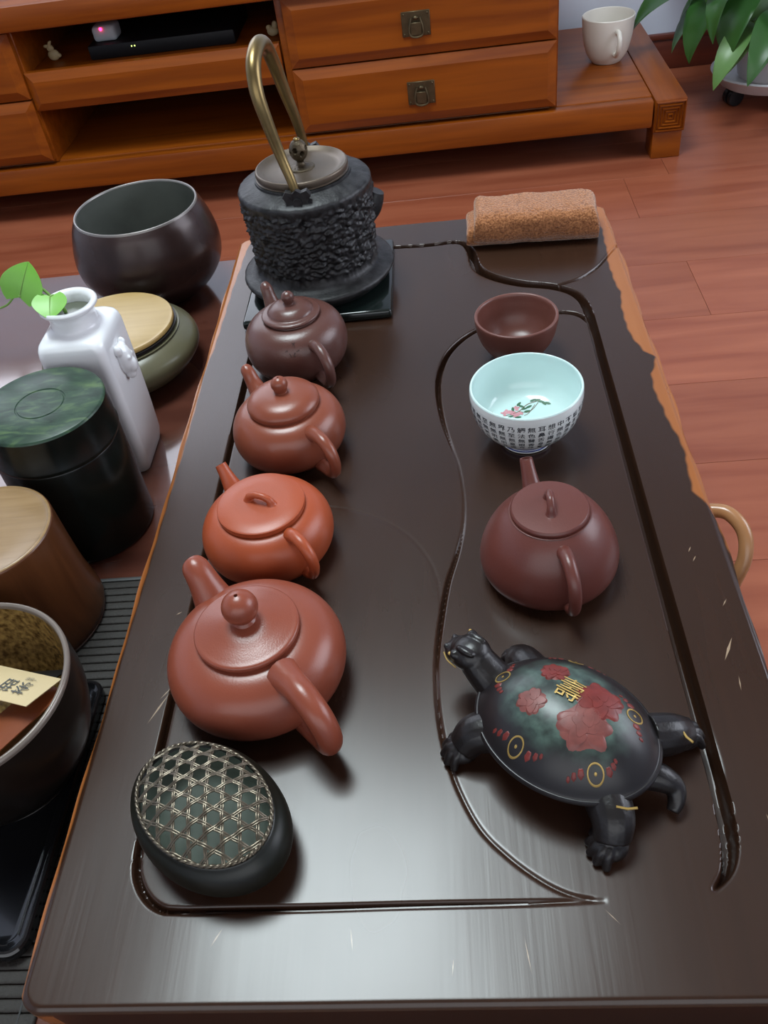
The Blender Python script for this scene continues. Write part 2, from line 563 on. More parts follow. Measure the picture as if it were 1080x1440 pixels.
def leaf_geo(L, W, droop, curl=0.15, nu=12, nv=6, shape='lance', thick=0.0006):
    """Leaf along +x from the origin, bending down; returns verts/faces with thickness."""
    top = []
    for i in range(nu + 1):
        t = i / nu
        if shape == 'heart':
            wd = W * 0.5 * (max(0, math.sin(PI * min(1, (t * 0.93 + 0.07)) ** 0.72)) ** 0.75)
        else:
            wd = W * 0.5 * (math.sin(PI * t ** 0.8) ** 0.9 if 0 < t < 1 else 0.0)
        wd = max(wd, 0.0004)
        ang = -droop * t
        x = L * (math.sin(droop * t) / droop if abs(droop) > 1e-4 else t)
        z = -L * ((1 - math.cos(droop * t)) / droop if abs(droop) > 1e-4 else 0)
        for j in range(nv + 1):
            s_ = -1 + 2 * j / nv
            yy = s_ * wd
            lift = curl * abs(s_) ** 1.3 * wd
            back = 0.0
            if shape == 'heart':
                back = -L * 0.16 * abs(s_) * max(0, 1 - t * 4) ** 1.0
            top.append(Vector((x + lift * math.sin(-ang) * 1.0 + back, yy, z + lift * math.cos(ang))))
    n = len(top)
    v = top + [p - Vector((0, 0, thick)) for p in top]
    f = []
    m = nv + 1
    for i in range(nu):
        for j in range(nv):
            a = i * m + j
            f.append((a, a + 1, a + m + 1, a + m))
            f.append((n + a, n + a + m, n + a + m + 1, n + a + 1))
    edge = [i * m for i in range(nu + 1)] + [nu * m + j for j in range(1, m)] + [i * m + nv for i in range(nu - 1, -1, -1)] + [j for j in range(nv - 1, 0, -1)]
    for a in range(len(edge)):
        b_ = edge[(a + 1) % len(edge)]
        f.append((edge[a], n + edge[a], n + b_, b_))
    return v, f


rl = random.Random(11)
leafspec = []
for k in range(24):
    az = 360 * k / 24 + rl.uniform(-10, 10)
    if 60 < az < 120:
        continue
    leafspec.append((az, rl.uniform(0.16, 0.25), rl.uniform(0.055, 0.085), rl.uniform(0.16, 0.34), rl.uniform(0.10, 0.20), k % 3))
leafspec += [(182, 0.23, 0.115, 0.20, 0.08, 0), (203, 0.25, 0.115, 0.23, 0.10, 0), (165, 0.22, 0.07, 0.30, 0.12, 0), (222, 0.26, 0.115, 0.24, 0.08, 0), (250, 0.24, 0.075, 0.26, 0.10, 2), (195, 0.24, 0.08, 0.33, 0.07, 0), (236, 0.22, 0.07, 0.19, 0.07, 1)]
for az, L, Wd, hz, rr, kk in leafspec:
    d = Vector((math.cos(R_(az)), math.sin(R_(az)), 0))
    tip = d * rr + Vector((0, 0, hz))
    if plant.location.y + tip.y + d.y * L * 0.8 > WALL_Y - 0.05:
        continue
    v, f = leaf_geo(L, Wd, 1.5 + rl.uniform(-0.1, 0.35))
    pitch = rl.uniform(0.0, 0.25)
    M = Matrix.Rotation(R_(az), 3, 'Z') @ Matrix.Rotation(-pitch, 3, 'Y') @ Matrix.Rotation(rl.uniform(-0.3, 0.3), 3, 'X')
    lf = G().add([M @ p + tip for p in v], f).build('leaf', m_leafm if kk == 1 else m_leafd, plant, angle=60)
    st = spline([d * 0.015 + Vector((0, 0, 0.130)), d * 0.05 + Vector((0, 0, 0.13 + (hz - 0.13) * 0.75 + 0.01)), tip + Vector((0, 0, 0.0))], 5)
    G().tube(st, 0.003, 8).build('stem', m_stem, lf)

# ================================================================== TABLE
m_table = wood('dark_red_table_wood', (0.070, 0.022, 0.015), (0.120, 0.040, 0.026), 'X', rough=0.14, scale=0.7, spec=0.5, coat=1.0, coatr=0.08)
table = thing('coffee_table', 'glossy dark red-brown low wooden table under the tea tray', 'table', (0, 0, 0))
G().box((-1.35, -0.25, TT - 0.03), (0.165, 1.033, TT), 0.003).build('tabletop', m_table, table)
G().box((-1.30, -0.20, TT - 0.10), (0.12, 0.985, TT - 0.0305), 0.002).build('apron', m_table, table)
for xx in (-1.31, 0.07):
    for yy in (-0.21, 0.935):
        G().box((xx, yy, 0.0), (xx + 0.06, yy + 0.06, TT - 0.1005), 0.003).build('leg', m_table, table)

# ================================================================== TEA TRAY
TX0, TX1, TY0, TY1 = -0.248, 0.180, 0.136, 0.972


def dist_poly(X, Y, pts, wd):
    """Distance to a polyline minus its local half width."""
    best = np.full(X.shape, 9.0)
    loc = np.zeros(X.shape)
    for i in range(len(pts) - 1):
        ax, ay = pts[i]
        bx, by = pts[i + 1]
        dx, dy = bx - ax, by - ay
        t = np.clip(((X - ax) * dx + (Y - ay) * dy) / (dx * dx + dy * dy + 1e-12), 0, 1)
        lw = wd[i] + t * (wd[i + 1] - wd[i])
        d = np.hypot(X - ax - t * dx, Y - ay - t * dy) - lw
        loc = np.where(d < best, lw, loc)
        best = np.minimum(best, d)
    return best, loc


def smooth(a, b, x):
    t = np.clip((x - a) / (b - a), 0, 1)
    return t * t * (3 - 2 * t)


def curve_w(pts, ws, n=6):
    q = spline([(p[0], p[1], w_) for p, w_ in zip(pts, ws)], n)
    return [(a, b_) for a, b_, c_ in q], [c_ for a, b_, c_ in q]


H_ = 0.00085
main_pts = [(-0.2015, 0.60), (-0.2015, 0.75), (-0.2010, 0.86), (-0.197, 0.898), (-0.182, 0.913), (-0.15, 0.9155), (-0.0738, 0.9158), (-0.0254, 0.9130), (0.0100, 0.9125), (0.0225, 0.893), (0.0272, 0.8546), (0.041, 0.8324), (0.0689, 0.8127), (0.1035, 0.799), (0.1237, 0.7792), (0.130, 0.7449), (0.130, 0.6722), (0.130, 0.5692), (0.130, 0.4837), (0.130, 0.4114), (0.130, 0.3496), (0.130, 0.2962), (0.130, 0.2497), (0.1285, 0.2206), (0.1257, 0.207), (0.1211, 0.1977), (0.114, 0.1905)]
main_w = [0.0016] * 5 + [0.0018, 0.002, 0.0022, 0.0024, 0.0030, 0.0038, 0.0042, 0.0046, 0.0040, 0.0034, 0.0030, 0.0030, 0.0030, 0.0030, 0.0030, 0.0032, 0.0034, 0.0034, 0.0032, 0.0026, 0.0014, 0.0004]
left_pts = [(-0.2015, 0.60), (-0.2015, 0.50), (-0.2015, 0.40), (-0.2015, 0.2927), (-0.2015, 0.2493), (-0.2012, 0.2273), (-0.1993, 0.2084), (-0.1917, 0.1951), (-0.181, 0.1873), (-0.1687, 0.1857), (-0.143, 0.1857), (-0.1001, 0.1857), (-0.0579, 0.1857), (0.0022, 0.1857), (0.0317, 0.1857), (0.0574, 0.1857)]
left_w = [0.0013] * 5 + [0.0010] * 3 + [0.0009, 0.0008, 0.0007, 0.0007, 0.0006, 0.0005, 0.0003, 0.0001]
s_pts = [(0.1299, 0.7259), (0.1208, 0.7426), (0.1047, 0.7504), (0.0703, 0.7509), (0.0421, 0.7438), (0.0134, 0.7256), (-0.0067, 0.6982), (-0.0169, 0.665), (-0.019, 0.6327), (-0.0161, 0.5965), (-0.0109, 0.5671), (-0.0045, 0.5347), (-0.0019, 0.5006), (-0.0033, 0.4692), (-0.0087, 0.4401), (-0.017, 0.4096), (-0.0224, 0.3778), (-0.0259, 0.3481), (-0.0269, 0.3257), (-0.0257, 0.2993), (-0.022, 0.2745), (-0.0157, 0.2512), (-0.0047, 0.2271), (0.0097, 0.2104), (0.0256, 0.1972), (0.0395, 0.1894), (0.0518, 0.1862)]
s_w = [0.0015] * 7 + [0.0013, 0.0010, 0.0006, 0.0003, 0.00015, 0.0001, 0.0002, 0.0004, 0.0006, 0.0007, 0.0005] + [0.0003] * 3 + [0.0002] * 6
arc_pts = [(-0.1159, 0.498), (-0.0928, 0.4925), (-0.0699, 0.4808), (-0.0477, 0.4619), (-0.0328, 0.4386), (-0.0245, 0.4136), (-0.0222, 0.3841)]
crack_pts = [(0.1074, 0.8016), (0.1303, 0.8117), (0.1512, 0.8313), (0.1686, 0.8584), (0.1800, 0.8765)]

nx_ = int(round((TX1 - TX0) / H_)) + 1
ny_ = int(round((TY1 - TY0) / H_)) + 1
gx = np.linspace(TX0, TX1, nx_)
gy = np.linspace(TY0, TY1, ny_)
XX, YY = np.meshgrid(gx, gy)
# gently wavy outline, rounded corners
edge_w = 0.0010 * np.sin(YY * 31 + 1) + 0.0008 * np.sin(YY * 77)
XX = XX + np.where(XX > 0, 1, 0) * edge_w * smooth(0.16, 0.18, XX) - edge_w * smooth(-0.23, -0.248, XX) * 0.6
RC = 0.014
ddx = np.maximum(np.maximum(TX0 + RC - XX, XX - (TX1 - RC)), 0)
ddy = np.maximum(np.maximum(TY0 + RC - YY, YY - (TY1 - RC)), 0)
dd = np.hypot(ddx, ddy)
mask = (ddx > 0) & (ddy > 0) & (dd > RC)
XX = np.where(mask, XX + np.sign(-XX) * (ddx - ddx * RC / np.maximum(dd, 1e-9)), XX)
YY = np.where(mask, YY + np.sign(0.55 - YY) * (ddy - ddy * RC / np.maximum(dd, 1e-9)), YY)
ZZ = np.zeros_like(XX)


def carve(pts, wd, depth, soft):
    global ZZ
    p, ww = curve_w(pts, wd)
    d, lw = dist_poly(XX, YY, p, ww)
    dep = np.minimum(depth, 0.0002 + lw * 7.0)
    ZZ = np.minimum(ZZ, -dep * smooth(soft, -0.0004, d))


carve(main_pts, main_w, 0.016, 0.0008)
carve(left_pts, left_w, 0.012, 0.0008)
carve(s_pts, s_w, 0.009, 0.0009)
carve(arc_pts, [0.0] * len(arc_pts), 0.0002, 0.0016)
carve(crack_pts, [0.0005] * len(crack_pts), 0.004, 0.0011)
for _k in range(1):
    Q = np.pad(ZZ, 1, mode='edge')
    ZZ = (Q[:-2, 1:-1] + Q[2:, 1:-1] + Q[1:-1, :-2] + Q[1:-1, 2:] + 0.5 * (Q[:-2, :-2] + Q[2:, 2:] + Q[:-2, 2:] + Q[2:, :-2]) + 3 * ZZ) / 9.0
# the yin-yang field beyond the S lies a little lower and rolls at its edge
ps, _w = curve_w(s_pts, s_w, 3)
be = np.minimum.reduce([XX - TX0, TX1 - XX, YY - TY0, TY1 - YY])
dcor = np.where((ddx > 0) & (ddy > 0), RC - np.minimum(dd, RC), be)
ed = np.minimum(be, dcor)
ZZ = ZZ - 0.0022 * (1 - smooth(0.0, 0.004, np.clip(ed, 0, 1)))
ZZ += 0.00025 * np.sin(XX * 55 + 0.7) * np.sin(YY * 23 + 0.3)
# tone of the wood: pale sapwood along the right and left edges
sapR = np.array([(0.972, 0.1690), (0.9676, 0.1690), (0.8904, 0.1677), (0.8218, 0.1627), (0.7788, 0.1655), (0.7272, 0.1607), (0.6900, 0.1640), (0.6740, 0.1690), (0.664, 0.1778), (0.652, 0.1745), (0.6391, 0.1683), (0.6031, 0.1672), (0.5688, 0.1707), (0.528, 0.1748), (0.5115, 0.1711), (0.4873, 0.1704), (0.4695, 0.1782), (0.44, 0.1815), (0.136, 0.183)])
sx_line = np.interp(YY, sapR[::-1, 0], sapR[::-1, 1]) + 0.0006 * np.sin(YY * 140) + 0.0004 * np.sin(YY * 333)
sapL = np.array([(0.136, 0.0012), (0.3, 0.0014), (0.42, 0.003), (0.50, 0.0034), (0.58, 0.0045), (0.66, 0.004), (0.70, 0.003), (0.74, 0.006), (0.80, 0.0072), (0.86, 0.0078), (0.90, 0.010), (0.94, 0.011), (0.972, 0.016)])
sl_line = TX0 + np.interp(YY, sapL[:, 0], sapL[:, 1]) + 0.0003 * np.sin(YY * 190)
SAP = np.maximum(smooth(-0.0012, 0.0012, XX - sx_line), smooth(-0.0010, 0.0010, sl_line - XX))

verts = np.stack([XX, YY, ZZ + Z0], -1).reshape(-1, 3)
ids = np.arange(nx_ * ny_).reshape(ny_, nx_)
quads = np.stack([ids[:-1, :-1], ids[:-1, 1:], ids[1:, 1:], ids[1:, :-1]], -1).reshape(-1, 4)
ring = np.concatenate([ids[0, :-1], ids[:-1, -1], ids[-1, :0:-1], ids[:0:-1, 0]])
nv0 = len(verts)
low1 = verts[ring].copy()
low1[:, 2] = Z0 - 0.006
cxm, cym = (TX0 + TX1) / 2, (TY0 + TY1) / 2
low2 = verts[ring].copy()
low2[:, 2] = TT + 0.0003
low2[:, 0] = cxm + (low2[:, 0] - cxm) * 0.985
low2[:, 1] = cym + (low2[:, 1] - cym) * 0.993
nr = len(ring)
allv = np.concatenate([verts, low1, low2])
k_ = np.arange(nr)
k2 = (k_ + 1) % nr
side1 = np.stack([ring[k2], ring[k_], nv0 + k_, nv0 + k2], -1)
side2 = np.stack([nv0 + k2, nv0 + k_, nv0 + nr + k_, nv0 + nr + k2], -1)
allq = np.concatenate([quads, side1, side2])
me = bpy.data.meshes.new('board')
me.vertices.add(len(allv))
me.vertices.foreach_set('co', allv.astype(np.float32).ravel())
nf = len(allq)
me.loops.add(nf * 4 + nr)
me.loops.foreach_set('vertex_index', np.concatenate([allq.ravel(), (nv0 + nr + k_)[::-1]]).astype(np.int32))
me.polygons.add(nf + 1)
me.polygons.foreach_set('loop_start', np.concatenate([np.arange(nf) * 4, [nf * 4]]).astype(np.int32))
me.update(calc_edges=True)
me.validate()
me.polygons.foreach_set('use_smooth', [True] * len(me.polygons))
me.set_sharp_from_angle(angle=R_(55))
att = me.attributes.new('sapwood', 'FLOAT', 'POINT')
sapall = np.concatenate([SAP.ravel(), np.where(low1[:, 0] < TX0 + 0.02, 1.0, np.where((low1[:, 0] > TX1 - 0.02) & (low1[:, 1] > 0.46), 1.0, 0.0)), np.zeros(nr)])
att.data.foreach_set('value', sapall.astype(np.float32))



def tray_material():
    m, nt, b = new_mat('tray_wood')
    tc = N(nt, 'ShaderNodeTexCoord')

    def nz(scale, det, dist=0.0):
        mp = N(nt, 'ShaderNodeMapping')
        mp.inputs['Scale'].default_value = scale
        nt.links.new(tc.outputs['Object'], mp.inputs['Vector'])
        n = N(nt, 'ShaderNodeTexNoise')
        n.inputs['Scale'].default_value = 1
        n.inputs['Detail'].default_value = det
        n.inputs['Distortion'].default_value = dist
        nt.links.new(mp.outputs[0], n.inputs['Vector'])
        return n

    def mixc(fac, a, b_):
        x = N(nt, 'ShaderNodeMix', data_type='RGBA')
        if isinstance(fac, (int, float)):
            x.inputs[0].default_value = fac
        else:
            nt.links.new(fac, x.inputs[0])
        for k, q in ((6, a), (7, b_)):
            if isinstance(q, tuple):
                x.inputs[k].default_value = (*q, 1)
            else:
                nt.links.new(q, x.inputs[k])
        return x.outputs[2]
    grain = nz((75, 5, 40), 6, 0.5)
    fine = nz((420, 9, 200), 3)
    blot = nz((7, 5, 5), 3)
    heart = mixc(grain.outputs['Fac'], (0.018, 0.0070, 0.0036), (0.042, 0.0170, 0.0088))
    heart = mixc(blot.outputs['Fac'], heart, (0.031, 0.0140, 0.0080))
    sapc = mixc(grain.outputs['Fac'], (0.25, 0.072, 0.016), (0.38, 0.135, 0.038))
    at = N(nt, 'ShaderNodeAttribute', attribute_name='sapwood')
    col = mixc(at.outputs['Fac'], heart, sapc)
    # scratches worn into the lacquer: distance to short segments
    sep = N(nt, 'ShaderNodeSeparateXYZ')
    nt.links.new(tc.outputs['Object'], sep.inputs[0])

    def M_(op, a, b_=None):
        q = N(nt, 'ShaderNodeMath', operation=op)
        for k, val in ((0, a), (1, b_)):
            if val is None:
                continue
            if isinstance(val, (int, float)):
                q.inputs[k].default_value = val
            else:
                nt.links.new(val, q.inputs[k])
        return q.outputs[0]
    wob = M_('MULTIPLY', M_('SUBTRACT', blot.outputs['Fac'], 0.5), 0.004)
    total = None
    segs = [((-0.2150, 0.3035), (-0.2040, 0.3290), 0.00045), ((-0.2105, 0.3225), (-0.2035, 0.3330), 0.0003), ((-0.2085, 0.2590), (-0.1985, 0.2745), 0.00045), ((-0.2100, 0.2470), (-0.2040, 0.2560), 0.0004),
            ((-0.2080, 0.3470), (-0.2020, 0.3530), 0.0003), ((-0.2150, 0.43), (-0.2080, 0.433), 0.00035), ((-0.2140, 0.395), (-0.2090, 0.398), 0.0003),
            ((0.1545, 0.3310), (0.1640, 0.3500), 0.0006), ((0.1590, 0.3085), (0.1605, 0.3210), 0.0003), ((0.1530, 0.425), (0.1560, 0.431), 0.0003), ((0.1540, 0.416), (0.1575, 0.422), 0.0003), ((0.1640, 0.375), (0.1685, 0.382), 0.0003),
            ((0.0170, 0.1500), (0.0145, 0.1700), 0.00022), ((-0.0740, 0.1620), (-0.0760, 0.1760), 0.00022), ((-0.1500, 0.166), (-0.1440, 0.177), 0.00028), ((-0.0230, 0.1500), (-0.0220, 0.1600), 0.0002), ((0.0560, 0.182), (0.0640, 0.173), 0.00018), ((0.152, 0.221), (0.151, 0.231), 0.0003)]
    for (ax, ay), (bx, by), wd in segs:
        L = math.hypot(bx - ax, by - ay)
        ux, uy = (bx - ax) / L, (by - ay) / L
        px = M_('SUBTRACT', sep.outputs[0], (ax + bx) / 2)
        py = M_('SUBTRACT', sep.outputs[1], (ay + by) / 2)
        u = M_('ABSOLUTE', M_('ADD', M_('MULTIPLY', px, ux), M_('MULTIPLY', py, uy)))
        vv = M_('ABSOLUTE', M_('ADD', M_('ADD', M_('MULTIPLY', px, -uy), M_('MULTIPLY', py, ux)), wob))
        taper = M_('SUBTRACT', 1.0, M_('DIVIDE', u, L / 2))
        s_ = M_('SUBTRACT', M_('MULTIPLY', taper, wd * 1.6), vv)
        s_ = M_('MINIMUM', M_('MAXIMUM', M_('MULTIPLY', s_, 6000), 0.0), 1.0)
        total = s_ if total is None else M_('MAXIMUM', total, s_)
    col = mixc(M_('MULTIPLY', total, 0.75), col, (0.42, 0.30, 0.20))
    nt.links.new(col, b.inputs['Base Color'])
    rr = N(nt, 'ShaderNodeMapRange')
    rr.inputs[3].default_value = 0.20
    rr.inputs[4].default_value = 0.31
    nt.links.new(blot.outputs['Fac'], rr.inputs[0])
    nt.links.new(rr.outputs[0], b.inputs['Roughness'])
    b.inputs['Specular IOR Level'].default_value = 0.52
    bp = N(nt, 'ShaderNodeBump')
    bp.inputs['Strength'].default_value = 0.10
    bp.inputs['Distance'].default_value = 0.0006
    nt.links.new(grain.outputs['Fac'], bp.inputs['Height'])
    b2 = N(nt, 'ShaderNodeBump')
    b2.inputs['Strength'].default_value = 0.05
    b2.inputs['Distance'].default_value = 0.0004
    nt.links.new(fine.outputs['Fac'], b2.inputs['Height'])
    nt.links.new(bp.outputs['Normal'], b2.inputs['Normal'])
    nt.links.new(b2.outputs['Normal'], b.inputs['Normal'])
    return m


me.materials.append(tray_material())
tray = thing('tea_tray', 'big dark brown wooden tea tray with carved channels and orange edges', 'tea tray', (0, 0, 0))
bo = bpy.data.objects.new('board', me)
COL.objects.link(bo)
bo.parent = tray
m_hose = plain('amber_plastic', (0.42, 0.20, 0.085), 0.25, spec=0.6, trans=0.15)
hp = [(0.170, 0.4830, -0.020), (0.184, 0.4810, -0.016), (0.1955, 0.474, -0.014), (0.2035, 0.460, -0.020), (0.2030, 0.447, -0.034), (0.196, 0.440, -0.055), (0.188, 0.437, -0.10), (0.184, 0.437, -0.20), (0.184, 0.440, -0.32), (0.190, 0.450, -0.412)]
G().tube([(a, b_, c + Z0) for a, b_, c in spline(hp, 8)], 0.0055, 14).build('drain_hose', m_hose, tray)

# ================================================================== TEAPOTS


def clay(name, col, rough, bump=0.05, coat=0.0):
    return plain(name, col, rough, var=0.06, scale=40, bump=bump, bscale=900, spec=0.5, coat=coat, coatr=0.3)


m_mark = plain('dark_engraving_shade', (0.012, 0.006, 0.005), 0.8)  # dark colour stands in for the shade inside the engraved lines


def teapot(label, loc, rz, mat, body, lid, knob, spout, handle, hr, hole=None, tail=None, sprad=None, flat=1.0):
    """Local +x is the spout's direction. knob: ('ball', z, r) or ('bridge', z0, half length, height, r)."""
    t = thing('teapot', label, 'teapot', loc, rz)
    G().lathe(body, 96).build('body', mat, t)
    ld = G().lathe(lid, 80).build('lid', mat, t)
    if knob[0] == 'ball':
        _, z, r, neck = knob
        g = G()
        pr = [(neck * 1.5, z - r * 1.25), (neck, z - r * 0.9)]
        for i in range(3, 17):
            a = PI * i / 16
            q = (r * math.sin(a), z - r * 0.96 * math.cos(a))
            if q[0] >= neck * 0.98 or i > 8:
                pr.append(q)
        hr_k = r * 0.11
        pr = [q for q in pr if q[1] < z or q[0] > hr_k] + [(hr_k, z + r * 0.954), (hr_k * 0.95, z + r * 0.3), (0.0, z + r * 0.3)]   # drilled air hole
        g.lathe(pr, 40)
        g.build('knob', mat, ld)
    else:
        _, z, hl, hh, r, ang = knob
        pts = spline([(-hl, 0, z - 0.001), (-hl * 0.86, 0, z + hh * 0.55), (-hl * 0.4, 0, z + hh * 0.95), (0, 0, z + hh), (hl * 0.4, 0, z + hh * 0.95), (hl * 0.86, 0, z + hh * 0.55), (hl, 0, z - 0.001)], 6)
        rot = Matrix.Rotation(ang, 3, 'Z')
        n = len(pts)
        rd = [r * (1.0 + 0.75 * abs(2 * i / (n - 1) - 1) ** 5) for i in range(n)]
        G().tube([rot @ Vector(p) for p in pts], rd, 14).build('knob', mat, ld)
    sp = spline([(p[0], 0, p[1], p[2]) for p in spout], 6)
    sg = G().tube([q[:3] for q in sp], [q[3] for q in sp], 24, flat=flat, cap1=False)
    so = sg.build('spout', mat, t)
    # opening at the tip
    p1, p0 = Vector(sp[-1][:3]), Vector(sp[-3][:3])
    dr = (p1 - p0).normalized()
    rt = sp[-1][3]
    og = G().tube([p1, p1 + dr * 0.00002], [rt, rt * 0.7], 24, cap0=False, cap1=False)
    og.tube([p1 - dr * 0.009, p1 + dr * 0.00002], [rt * 0.62, rt * 0.7], 24, cap1=False)
    og.build('spout_opening', mat, so)
    hd = spline([(-p[0], 0, p[1], p[2] if len(p) > 2 else hr) for p in handle], 7)
    G().tube([q[:3] for q in hd], [q[3] for q in hd], 18).build('handle', mat, t)
    return t


def body_curve(R, zE, rb, zL, rL, kb=2.0, kt=2.0, n=16):
    out = [(0.0, 0.0008), (rb * 0.85, 0.0008), (rb * 0.97, 0.0), (rb, 0.0010)]
    for i in range(1, n + 1):
        t = i / n * PI / 2
        out.append((rb + (R - rb) * math.sin(t) ** (2 / kb), 0.001 + (zE - 0.001) * (1 - math.cos(t) ** (2 / kb))))
    for i in range(1, n + 1):
        t = i / n * PI / 2
        out.append((rL + (R - rL) * math.cos(t) ** (2 / kt), zE + (zL - zE) * math.sin(t) ** (2 / kt)))
    out.append((0.0, zL))
    return out


m_clA = clay('clay_dark_purple', (0.100, 0.042, 0.034), 0.27, 0.10)
m_clB = clay('clay_brown_red', (0.215, 0.056, 0.030), 0.29)
m_clC = clay('clay_orange_red', (0.350, 0.066, 0.022), 0.36)
m_clD = clay('clay_red_brown', (0.240, 0.058, 0.032), 0.29)
m_clE = clay('clay_plum', (0.120, 0.034, 0.026), 0.33)

# D - the big one
teapot('largest red-brown clay teapot with a round ball knob, beside the incense burner', (-0.1408, 0.3361, Z0 + 0.0002), R_(129), m_clD,
       body_curve(0.0578, 0.0235, 0.034, 0.0502, 0.030, 2.1, 2.0),
       prof([(0.0, 0.047), (0.0280, 0.047), (0.0318, 0.0515), (0.0333, 0.0533), (0.0325, 0.0556), (0.029, 0.0566), (0.022, 0.0585), (0.012, 0.0612), (0.0, 0.062)], 5),
       ('ball', 0.0735, 0.0113, 0.0062),
       [(0.040, 0.026, 0.0185), (0.049, 0.034, 0.0145), (0.0565, 0.0450, 0.0112), (0.0625, 0.0525, 0.0098), (0.0675, 0.0555, 0.0090), (0.0705, 0.0560, 0.0072)],
       [(0.038, 0.044, 0.011), (0.048, 0.046, 0.0092), (0.062, 0.047, 0.0086), (0.0755, 0.041, 0.0084), (0.0825, 0.029, 0.0080), (0.079, 0.017, 0.0074), (0.066, 0.011, 0.0072), (0.048, 0.011, 0.0085)], 0.008)
# C - orange, flat lid and bridge knob
teapot('bright orange-red clay teapot with a flat disc lid and bridge knob', (-0.1488, 0.4565, Z0 + 0.0002), R_(130), m_clC,
       body_curve(0.0493, 0.0195, 0.034, 0.0418, 0.0312, 2.2, 1.85),
       [(0.0, 0.040), (0.0300, 0.040), (0.0305, 0.0425), (0.0322, 0.0427), (0.0326, 0.0442), (0.0323, 0.0464), (0.0310, 0.0472), (0.020, 0.0476), (0.0, 0.0478)],
       ('bridge', 0.0474, 0.0095, 0.0062, 0.0026, R_(-150)),
       [(0.038, 0.026, 0.0105), (0.045, 0.034, 0.0072), (0.0505, 0.0415, 0.0054), (0.0545, 0.0475, 0.0046), (0.0560, 0.0495, 0.0043)],
       [(0.036, 0.0395, 0.0052), (0.043, 0.0425, 0.0047), (0.052, 0.0415, 0.0046), (0.0595, 0.0355, 0.0044), (0.0620, 0.027, 0.0040), (0.0590, 0.017, 0.0036), (0.0540, 0.0115, 0.0034), (0.0465, 0.0105, 0.0045)], 0.0045)
# B
teapot('brown-red clay teapot with a puffed domed lid, beside the orange pot', (-0.1438, 0.5733, Z0 + 0.0002), R_(128), m_clB,
       body_curve(0.0475, 0.0215, 0.029, 0.0462, 0.0285, 2.0, 2.0),
       prof([(0.0, 0.043), (0.0270, 0.043), (0.0285, 0.0465), (0.0300, 0.0490), (0.0290, 0.0528), (0.0235, 0.0572), (0.0140, 0.0596), (0.0, 0.0602)], 5),
       ('ball', 0.0668, 0.0070, 0.0052),
       [(0.036, 0.028, 0.0125), (0.045, 0.035, 0.0085), (0.052, 0.042, 0.0066), (0.0570, 0.0490, 0.0058), (0.0605, 0.0515, 0.0052), (0.0622, 0.0520, 0.0042)],
       [(0.038, 0.0385, 0.0066), (0.047, 0.0410, 0.0055), (0.058, 0.0400, 0.0052), (0.0665, 0.0330, 0.0050), (0.0690, 0.0235, 0.0047), (0.0665, 0.0145, 0.0043), (0.0590, 0.0095, 0.0042), (0.0440, 0.0095, 0.0056)], 0.005)
# A
pa = teapot('dark purple-brown clay teapot with a small engraved mark, in front of kettle', (-0.1490, 0.7002, Z0 + 0.0002), R_(121), m_clA,
            body_curve(0.0482, 0.0270, 0.030, 0.0530, 0.0255, 2.0, 2.1),
            prof([(0.0, 0.050), (0.0240, 0.050), (0.0248, 0.0540), (0.0268, 0.0548), (0.0271, 0.0566), (0.0255, 0.0578), (0.0215, 0.0586), (0.0195, 0.0610), (0.0130, 0.0648), (0.0, 0.0660)], 5),
            ('ball', 0.0720, 0.0060, 0.0044),
            [(0.038, 0.030, 0.0120), (0.046, 0.039, 0.0085), (0.0515, 0.0485, 0.0064), (0.0545, 0.0550, 0.0058), (0.0575, 0.0575, 0.0053), (0.0592, 0.0580, 0.0043)],
            [(0.040, 0.0405, 0.0062), (0.048, 0.0440, 0.0053), (0.058, 0.0430, 0.0051), (0.0670, 0.0365, 0.0050), (0.0705, 0.0265, 0.0047), (0.0680, 0.0165, 0.0044), (0.0600, 0.0105, 0.0043), (0.0440, 0.0110, 0.0055)], 0.005)
# engraved scribble on its front, drawn as thin raised lines in a shade colour
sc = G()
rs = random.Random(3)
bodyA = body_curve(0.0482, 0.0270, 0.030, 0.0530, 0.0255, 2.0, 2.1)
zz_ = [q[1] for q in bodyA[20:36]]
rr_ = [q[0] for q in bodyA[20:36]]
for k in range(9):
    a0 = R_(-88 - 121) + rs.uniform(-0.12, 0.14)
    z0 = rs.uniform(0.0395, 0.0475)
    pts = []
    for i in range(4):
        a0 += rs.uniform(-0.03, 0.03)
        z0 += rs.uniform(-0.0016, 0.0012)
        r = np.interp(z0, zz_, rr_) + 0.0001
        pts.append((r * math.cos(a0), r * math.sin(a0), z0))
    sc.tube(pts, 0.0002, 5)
sc.build('engraved_mark', m_mark, pa)
